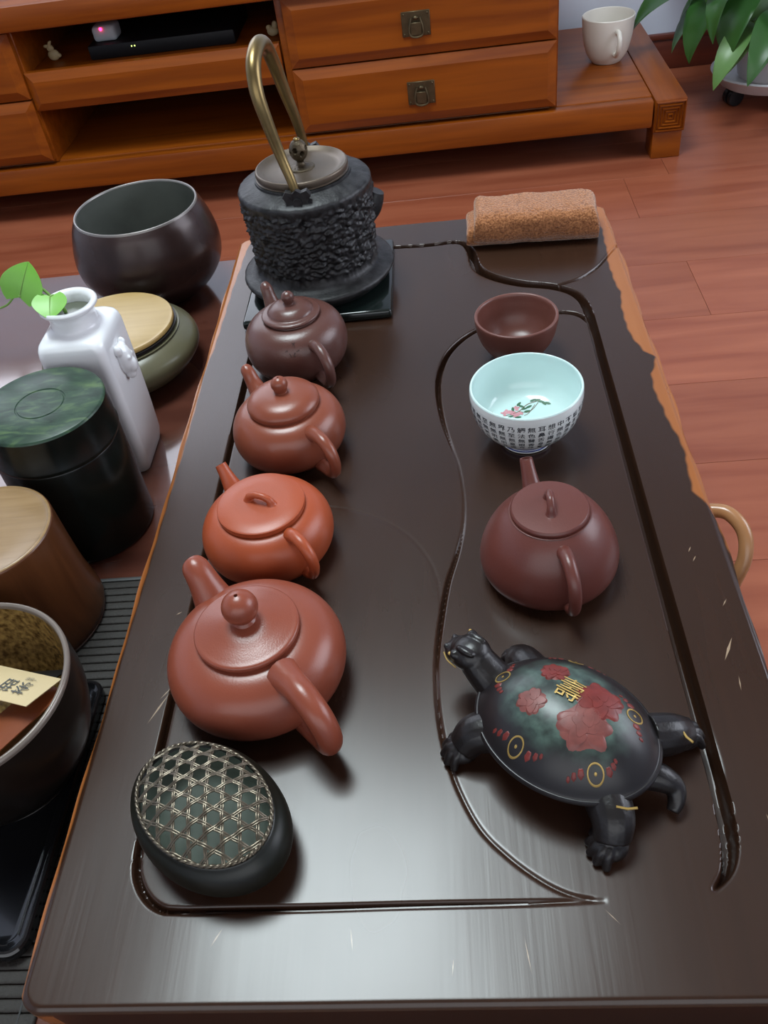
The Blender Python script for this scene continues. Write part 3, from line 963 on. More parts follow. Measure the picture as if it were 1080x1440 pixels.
# E - plum coloured, conical body
teapot('plum-brown clay teapot with conical body standing behind the turtle', (0.0547, 0.4198, Z0 + 0.0002), R_(100), m_clE,
       prof([(0.0, 0.0), (0.036, 0.0), (0.0415, 0.0015), (0.0462, 0.0075), (0.0478, 0.0150), (0.0465, 0.0240), (0.0420, 0.0360), (0.0350, 0.0470), (0.0275, 0.0545), (0.0250, 0.0555), (0.0, 0.0555)], 6),
       [(0.0, 0.050), (0.0240, 0.050), (0.0245, 0.0553), (0.0258, 0.0556), (0.0264, 0.0566), (0.0262, 0.0580), (0.0250, 0.0592), (0.0150, 0.0600), (0.0, 0.0603)],
       ('bridge', 0.0598, 0.0082, 0.0085, 0.0026, R_(-10)),
       [(0.032, 0.0300, 0.0110), (0.042, 0.0365, 0.0072), (0.050, 0.0435, 0.0056), (0.0575, 0.0505, 0.0048), (0.0590, 0.0525, 0.0044)],
       [(0.029, 0.0460, 0.0060), (0.037, 0.0490, 0.0048), (0.046, 0.0480, 0.0045), (0.0545, 0.0415, 0.0044), (0.0585, 0.0310, 0.0043), (0.0575, 0.0200, 0.0040), (0.0525, 0.0130, 0.0036), (0.0450, 0.0110, 0.0046)], 0.0045)

# ================================================================== KETTLE on its plate
m_glass = plain('black_glass', (0.006, 0.010, 0.009), 0.10, spec=0.6)
tag(G().box((-0.0765, -0.0765, 0), (0.0765, 0.0765, 0.010), 0.0035, 3).build('kettle_plate', m_glass, loc=(-0.1385, 0.8420, Z0 + 0.0003)), 'square glossy black plate under the cast iron kettle', 'plate')


def iron_material():
    m, nt, b = new_mat('cast_iron')
    tc = N(nt, 'ShaderNodeTexCoord')
    n = N(nt, 'ShaderNodeTexNoise')
    n.inputs['Scale'].default_value = 90
    n.inputs['Detail'].default_value = 8
    nt.links.new(tc.outputs['Object'], n.inputs['Vector'])
    r = N(nt, 'ShaderNodeValToRGB')
    r.color_ramp.elements[0].color = (0.005, 0.0045, 0.005, 1)
    r.color_ramp.elements[1].color = (0.034, 0.033, 0.035, 1)
    r.color_ramp.elements[0].position = 0.35
    r.color_ramp.elements[1].position = 0.7
    nt.links.new(n.outputs['Fac'], r.inputs[0])
    nt.links.new(r.outputs[0], b.inputs['Base Color'])
    b.inputs['Roughness'].default_value = 0.46
    b.inputs['Metallic'].default_value = 0.2
    bp = N(nt, 'ShaderNodeBump')
    bp.inputs['Strength'].default_value = 0.35
    bp.inputs['Distance'].default_value = 0.001
    n2 = N(nt, 'ShaderNodeTexNoise')
    n2.inputs['Scale'].default_value = 420
    n2.inputs['Detail'].default_value = 4
    nt.links.new(tc.outputs['Object'], n2.inputs['Vector'])
    nt.links.new(n2.outputs['Fac'], bp.inputs['Height'])
    nt.links.new(bp.outputs['Normal'], b.inputs['Normal'])
    return m


m_iron = iron_material()
m_bronze = plain('bronze_lid', (0.125, 0.095, 0.070), 0.38, metal=0.55, var=0.3, scale=40)
m_hbr = plain('worn_brass_handle', (0.22, 0.155, 0.065), 0.32, metal=0.85, var=0.6, scale=28)
m_dbr = plain('dark_bronze', (0.085, 0.062, 0.036), 0.38, metal=0.6, var=0.5, scale=120, bump=0.5, bscale=300)
ket = thing('kettle', 'black cast iron kettle with rough relief and tall brass hoop handle', 'kettle', (-0.1385, 0.8430, Z0 + 0.0105))
kp = [(0.0, 0.0), (0.062, 0.0), (0.067, 0.0015), (0.0725, 0.006), (0.0775, 0.011), (0.0795, 0.0145), (0.0792, 0.0168), (0.0765, 0.0182), (0.0710, 0.0195), (0.0660, 0.0215), (0.0630, 0.0250), (0.0622, 0.030)]
rows = [(0.0622 + (0.0655 - 0.0622) * i / 66, 0.030 + (0.0985 - 0.030) * i / 66) for i in range(1, 67)]
kp2 = [(0.0662, 0.1015), (0.0664, 0.1042), (0.0655, 0.1062), (0.0635, 0.1075), (0.0560, 0.1100), (0.0495, 0.1125), (0.0480, 0.1128), (0.0478, 0.1150), (0.0, 0.1150)]
full = kp + rows + kp2
kg = G()
SEG = 300
vv = []
for r, z in full:
    for j in range(SEG):
        a = 2 * PI * j / SEG
        p = Vector((r * math.cos(a), r * math.sin(a), z))
        d = 0.0
        if 0.024 < z < 0.104 and r > 0.05:
            env = min(1, (z - 0.024) / 0.008) * min(1, (0.104 - z) / 0.008)
            q = p * 130
            q.z *= 1.25
            d = env * (0.0026 * (abs(noise.noise(q)) * 1.8 - 0.35) + 0.0020 * noise.noise(p * 300) + 0.0011 * noise.noise(p * 620))
        elif r > 0.05 and z > 0.01:
            d = 0.0007 * noise.noise(p * 160)
        k = (r + d) / r if r > 1e-6 else 1
        vv.append((p.x * k, p.y * k, z + (d * 0.5 if r < 0.064 and z > 0.104 else 0)))
ff = []
for i in range(len(full) - 1):
    for j in range(SEG):
        k = (j + 1) % SEG
        ff.append((i * SEG + j, i * SEG + k, (i + 1) * SEG + k, (i + 1) * SEG + j))
kg.add(vv, ff).build('body', m_iron, ket, angle=70)
klid = G().lathe(prof([(0.0, 0.1152), (0.0420, 0.1152), (0.0448, 0.1165), (0.0458, 0.1190), (0.0455, 0.1222), (0.0440, 0.1232), (0.0420, 0.1222), (0.0360, 0.1195), (0.0240, 0.1190), (0.0110, 0.1200), (0.0, 0.1205)], 4), 80).build('lid', m_bronze, ket)
kn = G().lathe(prof([(0.0135, 0.1190), (0.0125, 0.1212), (0.0060, 0.1225), (0.0035, 0.1250), (0.0040, 0.1268)], 4), 28)
ko = kn.build('knob_base', m_dbr, klid)
kb = G()
holes = []
for k in range(8):
    a = R_(-105 + 45 * k)
    holes.append(Vector((math.cos(a) * 0.92, math.sin(a) * 0.92, 0.22 - 0.34 * (k % 2))).normalized())
vv = []
NR, NS = 56, 96
for i in range(NR + 1):
    t = PI * i / NR
    for j in range(NS):
        a = 2 * PI * j / NS
        dv = Vector((math.sin(t) * math.cos(a), math.sin(t) * math.sin(a), -math.cos(t)))
        m_ = min((dv - h_).length for h_ in holes)
        fl = 1 - 0.55 * (1 - min(1.0, max(0.0, (m_ - 0.17) / 0.10)))
        vv.append((0.0090 * fl * dv.x, 0.0090 * fl * dv.y, 0.1365 + 0.0105 * fl * dv.z))
ff = []
for i in range(NR):
    for j in range(NS):
        k = (j + 1) % NS
        ff.append((i * NS + j, i * NS + k, (i + 1) * NS + k, (i + 1) * NS + j))
kb.add(vv, ff).build('knob', m_dbr, klid)
G().ball((0, 0, 0.1468), 0.0034, (1, 1, 0.6), 14, 8).build('knob_tip', m_hbr, klid)
# lugs
for sgn in (-1, 1):
    g = G()
    yb = sgn * 0.0555
    outl = [(-0.012, 0.098), (-0.0095, 0.110), (-0.0135, 0.1165), (-0.0100, 0.1215), (-0.004, 0.1195), (0.0, 0.1225), (0.004, 0.1195), (0.0100, 0.1215), (0.0135, 0.1165), (0.0095, 0.110), (0.012, 0.098)]
    v = [(p[0], yb - 0.0035, p[1]) for p in outl] + [(p[0], yb + 0.0035, p[1]) for p in outl]
    n = len(outl)
    f = [tuple(range(n)), tuple(reversed(range(n, 2 * n)))] + [(i, (i + 1) % n, n + (i + 1) % n, n + i) for i in range(n)]
    g.add(v, f)
    g.tube([(0, yb - 0.006, 0.1110), (0, yb + 0.006, 0.1110)], 0.0042, 14)
    g.build('lug', m_iron, ket, angle=30)
hpts = [(-0.001, -0.0520, 0.109), (-0.003, -0.0500, 0.126), (-0.010, -0.0440, 0.150), (-0.0165, -0.0420, 0.180), (-0.0210, -0.0380, 0.205), (-0.0215, -0.0250, 0.2240), (-0.0190, 0.000, 0.2320), (-0.0170, 0.025, 0.2240), (-0.0140, 0.040, 0.200), (-0.010, 0.0450, 0.175), (-0.005, 0.0480, 0.150), (-0.002, 0.0515, 0.126), (-0.001, 0.0530, 0.109)]
hs = spline(hpts, 6)
n = len(hs)
G().tube(hs, [0.0040 + 0.0030 * math.sin(PI * i / (n - 1)) ** 1.5 for i in range(n)], 18).build('hoop_handle', m_hbr, ket)
spt = spline([(0.052, 0.010, 0.060, 0.0130), (0.060, 0.012, 0.068, 0.0125), (0.0655, 0.013, 0.0760, 0.0105), (0.0690, 0.0135, 0.0830, 0.0080)], 6)
G().tube([q[:3] for q in spt], [q[3] for q in spt], 20).build('spout', m_iron, ket)

# ================================================================== BOWL, CUP
m_porc = plain('white_porcelain', (0.80, 0.85, 0.84), 0.16, var=0.02, coat=0.4)
m_cela = plain('celadon_glaze', (0.60, 0.77, 0.75), 0.14, var=0.04, scale=12, coat=0.4)
m_cobalt = plain('cobalt_blue', (0.03, 0.05, 0.26), 0.25)
m_ink = plain('black_ink', (0.015, 0.02, 0.03), 0.5)
m_pink = plain('pink_enamel', (0.62, 0.27, 0.31), 0.35, var=0.4, scale=300)
m_grnp = plain('green_enamel', (0.045, 0.13, 0.07), 0.35, var=0.5, scale=300)
m_brn = plain('brown_enamel', (0.16, 0.09, 0.05), 0.4)
bowl = thing('bowl', 'white porcelain bowl with black script outside and a flower inside', 'bowl', (0.0527, 0.5638, Z0 + 0.0003))
outer = prof([(0.0195, 0.0), (0.0212, 0.0006), (0.0206, 0.0060), (0.0240, 0.0082), (0.0335, 0.0150), (0.0408, 0.0255), (0.0443, 0.0380), (0.0450, 0.0475), (0.0446, 0.0532)], 6)
inner = prof([(0.0446, 0.0532), (0.0438, 0.0541), (0.0426, 0.0532), (0.0424, 0.0460), (0.0410, 0.0370), (0.0375, 0.0275), (0.0310, 0.0205), (0.0200, 0.0178), (0.0, 0.0172)], 6)
G().lathe([(0.0, 0.0015), (0.017, 0.0015)] + outer, 96).build('outer_wall', m_porc, bowl)
ni = len(inner)
gi = G()
gi.lathe(inner, 96)
gi.build('glazed_inside', m_cela, bowl)
for z0, z1 in ((0.0018, 0.0027), (0.0038, 0.0044)):
    G().lathe([(0.02095, z0), (0.0214, z0), (0.0213, z1), (0.0208, z1)], 64).build('blue_line', m_cobalt, bowl)
sutra = '觀自在菩薩行深般若波羅蜜多時照見五蘊皆空度一切苦厄舍利子色不異空空不異色色即是空空即是色受想行識亦復如是舍利子是諸法空相不生不滅不垢不淨不增不減是故空中無色無受想行識無眼耳鼻舌身意無色聲香味觸法無眼界乃至無意識界無無明亦無無明盡乃至無老死亦無老死盡無苦集滅道無智亦無得以無所得故菩提薩埵依般若波羅蜜多故心無罣礙無罣礙故無有恐怖遠離顛倒夢想究竟涅槃'
oz = np.array([q[1] for q in outer])
orr = np.array([q[0] for q in outer])
gs = G()
cache = {}
NC = 36
ci = 0
for c in range(NC):
    th0 = R_(-90) - (c - NC / 2) * 2 * PI / NC
    for rr in range(5):
        ch = sutra[ci % len(sutra)]
        ci += 1
        if ch not in cache:
            cache[ch] = glyph_mesh(ch, 1.0, 0.012)
        v, f = cache[ch]
        zc = 0.0435 - rr * 0.0064 + (0.0006 * rr * rr * 0.35)
        sz = 0.0066 - 0.00045 * rr
        out = []
        for p in v:
            z = zc + p[1] * sz * 0.85
            r = float(np.interp(z, oz, orr)) + 0.00012
            rc = float(np.interp(zc, oz, orr))
            a = th0 + p[0] * sz / rc
            out.append((r * math.cos(a), r * math.sin(a), z))
        gs.add(out, f)
sco = gs.build('script_lettering', m_ink, bowl, smooth=False)
# painted spray on the inside floor
ri = np.array([q[0] for q in inner][::-1])
zi = np.array([q[1] for q in inner][::-1])


def inz(x, y):
    return float(np.interp(math.hypot(x, y), ri, zi)) + 0.00022


def blob(g, x, y, rx, ry, ang, mi, n=12):
    v = [(x, y, inz(x, y))]
    for k in range(n):
        a = 2 * PI * k / n
        px, py = rx * math.cos(a), ry * math.sin(a) * (0.7 + 0.3 * math.sin(a / 2))
        qx = x + px * math.cos(ang) - py * math.sin(ang)
        qy = y + px * math.sin(ang) + py * math.cos(ang)
        v.append((qx, qy, inz(qx, qy)))
    g.add(v, [(0, 1 + k, 1 + (k + 1) % n) for k in range(n)], mi)


def stroke(g, pts, wd, mi):
    q = spline(pts, 5)
    v = []
    for i, p in enumerate(q):
        a, b_ = q[max(i - 1, 0)], q[min(i + 1, len(q) - 1)]
        d = math.hypot(b_[0] - a[0], b_[1] - a[1]) + 1e-9
        nx, ny = -(b_[1] - a[1]) / d * wd, (b_[0] - a[0]) / d * wd
        for s_ in (1, -1):
            x, y = p[0] + nx * s_, p[1] + ny * s_
            v.append((x, y, inz(x, y)))
    g.add(v, [(2 * i, 2 * i + 1, 2 * i + 3, 2 * i + 2) for i in range(len(q) - 1)], mi)


fp = G()
rf = random.Random(8)
stroke(fp, [(-0.026, -0.007), (-0.022, -0.0115), (-0.013, -0.010), (-0.004, -0.006), (0.004, 0.002), (0.014, 0.005)], 0.00035, 2)
stroke(fp, [(-0.004, -0.006), (0.003, -0.008), (0.008, -0.004), (0.013, 0.003)], 0.00025, 2)
stroke(fp, [(0.000, -0.012), (0.004, -0.009), (0.010, 0.001)], 0.00022, 2)
for x, y in ((-0.0125, -0.0055), (-0.0075, -0.0105), (-0.0055, -0.0020), (-0.0035, -0.0090), (-0.0160, -0.0080), (-0.009, -0.0075)):
    for k in range(5):
        a = 2 * PI * k / 5 + rf.random()
        blob(fp, x + 0.0016 * math.cos(a), y + 0.0016 * math.sin(a), 0.0016, 0.0012, a, 0)
for x, y, a in ((-0.003, 0.003, 0.9), (0.001, -0.003, 0.2), (0.003, -0.0065, 0.3), (-0.001, 0.000, -0.6), (0.009, 0.006, 0.4), (0.015, 0.0035, -0.5), (0.0175, 0.001, -1.0), (0.0205, 0.0000, -0.6), (0.005, -0.001, 0.5), (-0.011, -0.012, 0.4), (-0.005, -0.0135, 0.1), (0.0125, 0.0055, 0.0), (-0.0085, -0.003, 1.5)):
    blob(fp, x, y, 0.0028, 0.0013, a, 1)
fp.v = [(p[0] - 0.001, p[1] + 0.019, inz(p[0] - 0.001, p[1] + 0.019)) for p in fp.v]
fp.build('painted_flower_spray', [m_pink, m_grnp, m_brn], bowl, smooth=False)

m_cup = clay('clay_cup', (0.135, 0.048, 0.036), 0.34)
cup = thing('tea_cup', 'small brown clay tea bowl without handle, behind the porcelain bowl', 'cup', (0.0552, 0.6850, Z0 + 0.0003))
G().lathe(prof([(0.0, 0.001), (0.017, 0.001), (0.0200, 0.0), (0.0210, 0.0012), (0.0215, 0.0040), (0.0265, 0.0090), (0.0335, 0.0210), (0.0368, 0.0340), (0.0376, 0.0410), (0.0366, 0.0428), (0.0345, 0.0415), (0.0330, 0.0340), (0.0295, 0.0220), (0.0215, 0.0115), (0.010, 0.0072), (0.0, 0.0065)], 6), 80).build('cup_body', m_cup, cup)

# ================================================================== INCENSE BURNER
m_stone = plain('dark_green_stone', (0.007, 0.008, 0.005), 0.36, var=0.3, scale=60)
m_stin = plain('grey_green_stone', (0.12, 0.15, 0.12), 0.6, var=0.2, scale=60)
m_wire = plain('dark_silver_wire', (0.15, 0.125, 0.092), 0.33, metal=0.75, var=0.6, scale=200)
ib = thing('incense_burner', 'oval dark stone incense burner with a woven metal hexagon lid', 'incense burner', (-0.1545, 0.2295, Z0 + 0.0003), R_(-38))
AX, BX = 0.0530, 0.0380
op = prof([(0.0, 0.0), (0.55, 0.0), (0.66, 0.0015), (0.86, 0.007), (0.98, 0.0150), (1.0, 0.0210), (0.965, 0.0285), (0.885, 0.0340), (0.855, 0.0362), (0.835, 0.0363), (0.800, 0.0345)], 5)
ip = prof([(0.800, 0.0345), (0.785, 0.027), (0.74, 0.017), (0.55, 0.0115), (0.0, 0.0105)], 5)
G().lathe(op, 80, sx=AX, sy=BX).build('bowl_body', m_stone, ib)
G().lathe(ip, 80, sx=AX, sy=BX).build('hollow', m_stin, ib)
LA, LB = AX * 0.825, BX * 0.825


def lz(x, y):
    q = (x / LA) ** 2 + (y / LB) ** 2
    return 0.0368 + 0.0120 * max(0, 1 - q) ** 0.8


lid_g = G()
sp_ = 0.0090
for fam in range(3):
    th = R_(60 * fam + 14)
    d = Vector((math.cos(th), math.sin(th), 0))
    nrm = Vector((-math.sin(th), math.cos(th), 0))
    for k in range(-9, 10):
        off = (k + 0.5) * sp_
        for dbl in (-0.00055, 0.00055):
            base = nrm * (off + dbl)
            # clip the line to the oval
            A_ = (d.x / LA) ** 2 + (d.y / LB) ** 2
            B_ = 2 * (base.x * d.x / LA ** 2 + base.y * d.y / LB ** 2)
            C_ = (base.x / LA) ** 2 + (base.y / LB) ** 2 - 0.985
            disc = B_ * B_ - 4 * A_ * C_
            if disc <= 0:
                continue
            t0, t1 = (-B_ - math.sqrt(disc)) / (2 * A_), (-B_ + math.sqrt(disc)) / (2 * A_)
            if t1 - t0 < 0.004:
                continue
            nn = max(3, int((t1 - t0) / 0.0016))
            pts = []
            for i in range(nn + 1):
                p = base + d * (t0 + (t1 - t0) * i / nn)
                wv = 0.0005 * math.sin((t0 + (t1 - t0) * i / nn) / sp_ * PI * 1.7320508 + fam * 2.1 + k * PI)
                pts.append((p.x, p.y, lz(p.x, p.y) + wv))
            lid_g.tube(pts, 0.00056, 6, flat=1.0)
lido = lid_g.build('woven_lid', m_wire, ib, angle=60)
rimg = G()
for ph in (0, PI):
    pts = []
    for i in range(0, 241):
        a = 2 * PI * i / 240
        rr = 1.0 + 0.014 * math.cos(a * 34 + ph)
        pts.append((LA * rr * math.cos(a), LB * rr * math.sin(a), 0.0372 + 0.0007 * math.sin(a * 34 + ph)))
    rimg.tube(pts, 0.0008, 6)
rimg.build('braided_rim', m_wire, lido, angle=60)

# ================================================================== TURTLE
TA = R_(141)
tur = thing('turtle_figurine', 'dark lacquered turtle figurine with gold coins and red peonies on its shell', 'figurine', (0.0474, 0.2722, Z0 + 0.0003), TA)
m_tbody = plain('black_brown_clay', (0.010, 0.008, 0.008), 0.33, var=0.25, scale=70, bump=0.1, bscale=500)
m_gold = plain('gold_paint', (0.50, 0.33, 0.10), 0.35, metal=0.4)


def shell_material():
    m, nt, b = new_mat('lacquered_shell')
    tc = N(nt, 'ShaderNodeTexCoord')
    mp = N(nt, 'ShaderNodeMapping')
    mp.inputs['Location'].default_value = (0.0, 0.0, 0)
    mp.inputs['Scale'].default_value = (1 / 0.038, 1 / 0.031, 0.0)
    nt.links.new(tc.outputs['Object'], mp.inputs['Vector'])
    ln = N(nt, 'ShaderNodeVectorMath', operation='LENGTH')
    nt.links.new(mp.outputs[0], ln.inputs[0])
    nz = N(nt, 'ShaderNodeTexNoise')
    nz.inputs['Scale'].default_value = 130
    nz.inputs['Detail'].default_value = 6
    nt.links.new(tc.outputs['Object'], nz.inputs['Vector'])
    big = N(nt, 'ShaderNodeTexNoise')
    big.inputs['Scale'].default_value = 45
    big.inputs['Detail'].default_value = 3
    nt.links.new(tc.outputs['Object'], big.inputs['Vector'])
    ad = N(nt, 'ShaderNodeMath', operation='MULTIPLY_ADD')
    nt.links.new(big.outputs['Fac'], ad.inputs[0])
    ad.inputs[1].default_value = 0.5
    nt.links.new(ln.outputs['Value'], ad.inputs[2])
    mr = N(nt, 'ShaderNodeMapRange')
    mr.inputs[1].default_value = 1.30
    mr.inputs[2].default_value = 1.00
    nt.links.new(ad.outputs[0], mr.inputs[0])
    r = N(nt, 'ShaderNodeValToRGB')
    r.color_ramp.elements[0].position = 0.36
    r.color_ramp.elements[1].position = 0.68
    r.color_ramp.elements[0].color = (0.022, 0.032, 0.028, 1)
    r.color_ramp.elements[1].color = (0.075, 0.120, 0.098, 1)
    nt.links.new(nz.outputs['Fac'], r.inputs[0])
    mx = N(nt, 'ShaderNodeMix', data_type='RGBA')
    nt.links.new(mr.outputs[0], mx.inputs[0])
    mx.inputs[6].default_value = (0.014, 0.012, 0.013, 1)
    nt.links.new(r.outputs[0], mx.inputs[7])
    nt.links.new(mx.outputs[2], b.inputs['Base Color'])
    b.inputs['Roughness'].default_value = 0.33
    return m


SA, SB = 0.0541, 0.0425
ZR, ZT = 0.0282, 0.0572


def shell_prof(q):
    dome = ZR + (ZT - ZR) * max(0.0, 1 - (q / 0.985) ** 2.3) ** 0.80
    lip = ZR + 0.0050 - 0.0040 * q
    k = 0.0012
    return k * math.log(math.exp((dome - ZR) / k) + math.exp((lip - ZR) / k)) + ZR


def shell_z(x, y):
    q = math.sqrt((x / SA) ** 2 + (y / SB) ** 2)
    return shell_prof(min(q, 1.0))


sp = []
for i in range(41):
    q = math.sin(i / 40 * PI / 2)
    sp.append((q, shell_prof(q)))
sp = sp[:-1] + [(1.0, ZR + 0.0016), (1.022, ZR + 0.0002), (1.022, ZR - 0.0014), (0.99, ZR - 0.0028), (0.93, ZR - 0.0040), (0.80, ZR - 0.0060), (0.0, ZR - 0.0065)]
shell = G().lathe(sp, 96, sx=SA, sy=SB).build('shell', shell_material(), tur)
# the body, head, legs and tail as one skin
tb = G()
tb.ball((0, 0, 0.0190), 1.0, (0.0485, 0.0350, 0.0125))
nk = spline([(0.034, 0.000, 0.0215, 0.0145), (0.050, -0.002, 0.0270, 0.0130), (0.060, -0.003, 0.0330, 0.0118), (0.066, -0.004, 0.0370, 0.0110)], 5)
tb.tube([q[:3] for q in nk], [q[3] for q in nk], 18)
hr_ = Matrix.Rotation(0.20, 3, 'Y')
HX, HY, HZ = 0.0690, -0.0040, 0.0395
tb.ball((HX, HY, HZ), 1.0, (0.0130, 0.0122, 0.0098), rot=hr_)
tb.ball((HX + 0.0085, HY, HZ - 0.0030), 1.0, (0.0085, 0.0098, 0.0068), rot=hr_)
tb.ball((HX + 0.0070, HY, HZ - 0.0075), 1.0, (0.0085, 0.0085, 0.0045), rot=hr_)
for s_ in (-1, 1):
    tb.ball((HX + 0.0050, HY + s_ * 0.0090, HZ + 0.0040), 0.0032)
    tb.ball((HX + 0.0150, HY + s_ * 0.0042, HZ - 0.0005), 0.0020)
    tb.ball((HX - 0.0010, HY + s_ * 0.0062, HZ + 0.0085), 1.0, (0.0065, 0.0022, 0.0020))
feet = [((0.034, 0.022), (0.0465, 0.0360), R_(42)), ((0.034, -0.022), (0.0545, -0.0350), R_(-30)), ((-0.038, 0.020), (-0.0510, 0.0350), R_(52)), ((-0.038, -0.026), (-0.0500, -0.0455), R_(-108))]
for (ax, ay), (fx, fy), fa in feet:
    lg = spline([(ax, ay, 0.0205, 0.0130), ((ax + fx) / 2 + 0.002 * (1 if ax > 0 else -1), (ay + fy) / 2, 0.0175, 0.0120), (fx, fy, 0.0100, 0.0098)], 6)
    tb.tube([q[:3] for q in lg], [q[3] for q in lg], 16)
    dr = Vector((math.cos(fa), math.sin(fa), 0))
    tb.ball((fx + dr.x * 0.001, fy + dr.y * 0.001, 0.0070), 1.0, (0.0100, 0.0100, 0.0070))
    for k in range(5):
        a = fa + R_(-56 + 28 * k)
        q0 = Vector((fx - math.cos(fa) * 0.002 + math.cos(a) * 0.001, fy - math.sin(fa) * 0.002 + math.sin(a) * 0.001, 0.0150))
        q1 = Vector((fx + math.cos(a) * 0.0085, fy + math.sin(a) * 0.0085, 0.0100))
        q2 = Vector((fx + math.cos(a) * 0.0120, fy + math.sin(a) * 0.0120, 0.0028))
        tb.tube(spline([q0, q1, q2], 4), [0.0012 + 0.0013 * min(1, i / 4) for i in range(9)], 10)
        tb.ball(q2, 0.0026, seg=10, rings=8)
tl = spline([(-0.044, -0.004, 0.0190, 0.0095), (-0.055, -0.009, 0.0165, 0.0080), (-0.0625, -0.0110, 0.0120, 0.0062), (-0.0665, -0.0070, 0.0080, 0.0050), (-0.0675, -0.0010, 0.0050, 0.0036)], 5)
tb.tube([q[:3] for q in tl], [q[3] for q in tl], 14)
tmp = tb.build('body', m_tbody, tur)
md = tmp.modifiers.new('remesh', 'REMESH')
md.mode = 'VOXEL'
md.voxel_size = 0.0007
md.use_smooth_shade = True
ms = tmp.modifiers.new('smooth', 'SMOOTH')
ms.factor = 0.5
ms.iterations = 8
dg = bpy.context.evaluated_depsgraph_get()
nm_ = bpy.data.meshes.new_from_object(tmp.evaluated_get(dg))
tmp.modifiers.clear()
zmin = min(q.co.z for q in nm_.vertices)
for q in nm_.vertices:
    if q.co.z < 0.0002:
        q.co.z = 0.0002
nm_.polygons.foreach_set('use_smooth', [True] * len(nm_.polygons))
tmp.data = nm_
# eyes and gilt lines of the head
for s_ in (-1, 1):
    G().ball((HX + 0.0075, HY + s_ * 0.0104, HZ + 0.0046), 0.0012, seg=10, rings=8).build('eye', m_gold, tur)
    G().tube(spline([(HX + 0.0155, HY + s_ * 0.0066, HZ - 0.0045), (HX + 0.0100, HY + s_ * 0.0104, HZ - 0.0040), (HX + 0.0020, HY + s_ * 0.0124, HZ - 0.0030)], 4), 0.00045, 6).build('gilt_line', m_gold, tur)


def on_shell(v, f, mi, g, x, y, ang, h=0.0003, sc=1.0):
    out = []
    for p in v:
        px, py = p[0] * sc, p[1] * sc
        qx = x + px * math.cos(ang) - py * math.sin(ang)
        qy = y + px * math.sin(ang) + py * math.cos(ang)
        out.append((qx, qy, shell_z(qx, qy) + h + (p[2] if len(p) > 2 else 0)))
    g.add(out, f, mi)


def ring_geo(r, wd, n=28):
    v = []
    for k in range(n):
        a = 2 * PI * k / n
        for q, h in ((r - wd, -0.0004), (r - wd * 0.5, 0.0002), (r + wd * 0.5, 0.0002), (r + wd, -0.0004)):
            v.append((q * math.cos(a), q * math.sin(a), h))
    f = []
    for k in range(n):
        m = (k + 1) % n
        for j in range(3):
            f.append((4 * k + j, 4 * k + j + 1, 4 * m + j + 1, 4 * m + j))
    return v, f


def disc_geo(r, n=12, h=0.0002, lobes=0, amp=0.0, sq=1.0, rings=3):
    v = [(0, 0, h)]
    for i in range(1, rings + 1):
        for k in range(n):
            a = 2 * PI * k / n
            rr = r * i / rings * (1 + amp * math.cos(lobes * a))
            v.append((rr * math.cos(a), rr * sq * math.sin(a), h if i < rings else -0.0005))
    f = [(0, 1 + k, 1 + (k + 1) % n) for k in range(n)]
    for i in range(1, rings):
        for k in range(n):
            m = (k + 1) % n
            a0 = 1 + (i - 1) * n
            a1 = 1 + i * n
            f.append((a0 + k, a1 + k, a1 + m, a0 + m))
    return v, f


m_redl = plain('red_lacquer', (0.165, 0.022, 0.017), 0.40, var=0.5, scale=180)
m_pinkl = plain('rose_lacquer', (0.185, 0.052, 0.043), 0.42, var=0.5, scale=180)


def peony(name, x, y, r, mats, seed, sq=1.0):
    rp = random.Random(seed)
    g = G()
    n = 40
    v, f = disc_geo(r, n, 0.0003, 7, 0.07, sq)
    on_shell(v, f, 0, g, x, y, rp.random())
    for k in range(7):
        a = 2 * PI * k / 7 + rp.uniform(-0.3, 0.3)
        v, f = disc_geo(r * 0.46, 18, 0.0004 + 0.0002 * (k % 3), 3, 0.12, 0.85, 4)
        on_shell(v, f, k % len(mats), g, x + r * 0.55 * math.cos(a), y + r * 0.55 * sq * math.sin(a), a)
    for k in range(4):
        a = 2 * PI * k / 4 + rp.uniform(-0.3, 0.3)
        v, f = disc_geo(r * 0.32, 16, 0.0008 + 0.0002 * (k % 2), 3, 0.15, 0.85, 4)
        on_shell(v, f, (k + 1) % len(mats), g, x + r * 0.22 * math.cos(a), y + r * 0.22 * math.sin(a), a)
    return g.build(name, mats, shell, angle=30)


PEO = [((-0.0158, 0.0083), 0.0148, [m_pinkl, m_pinkl], 2, 0.9), ((-0.0143, -0.0097), 0.0135, [m_redl, m_redl], 5, 0.85), ((0.0155, -0.0125), 0.0085, [m_redl, m_redl], 7, 0.85), ((0.0155, 0.0113), 0.0085, [m_pinkl, m_pinkl], 9, 0.9)]
for (x, y), r, mats, sd, sq in PEO:
    peony('peony', x, y, r, mats, sd, sq)
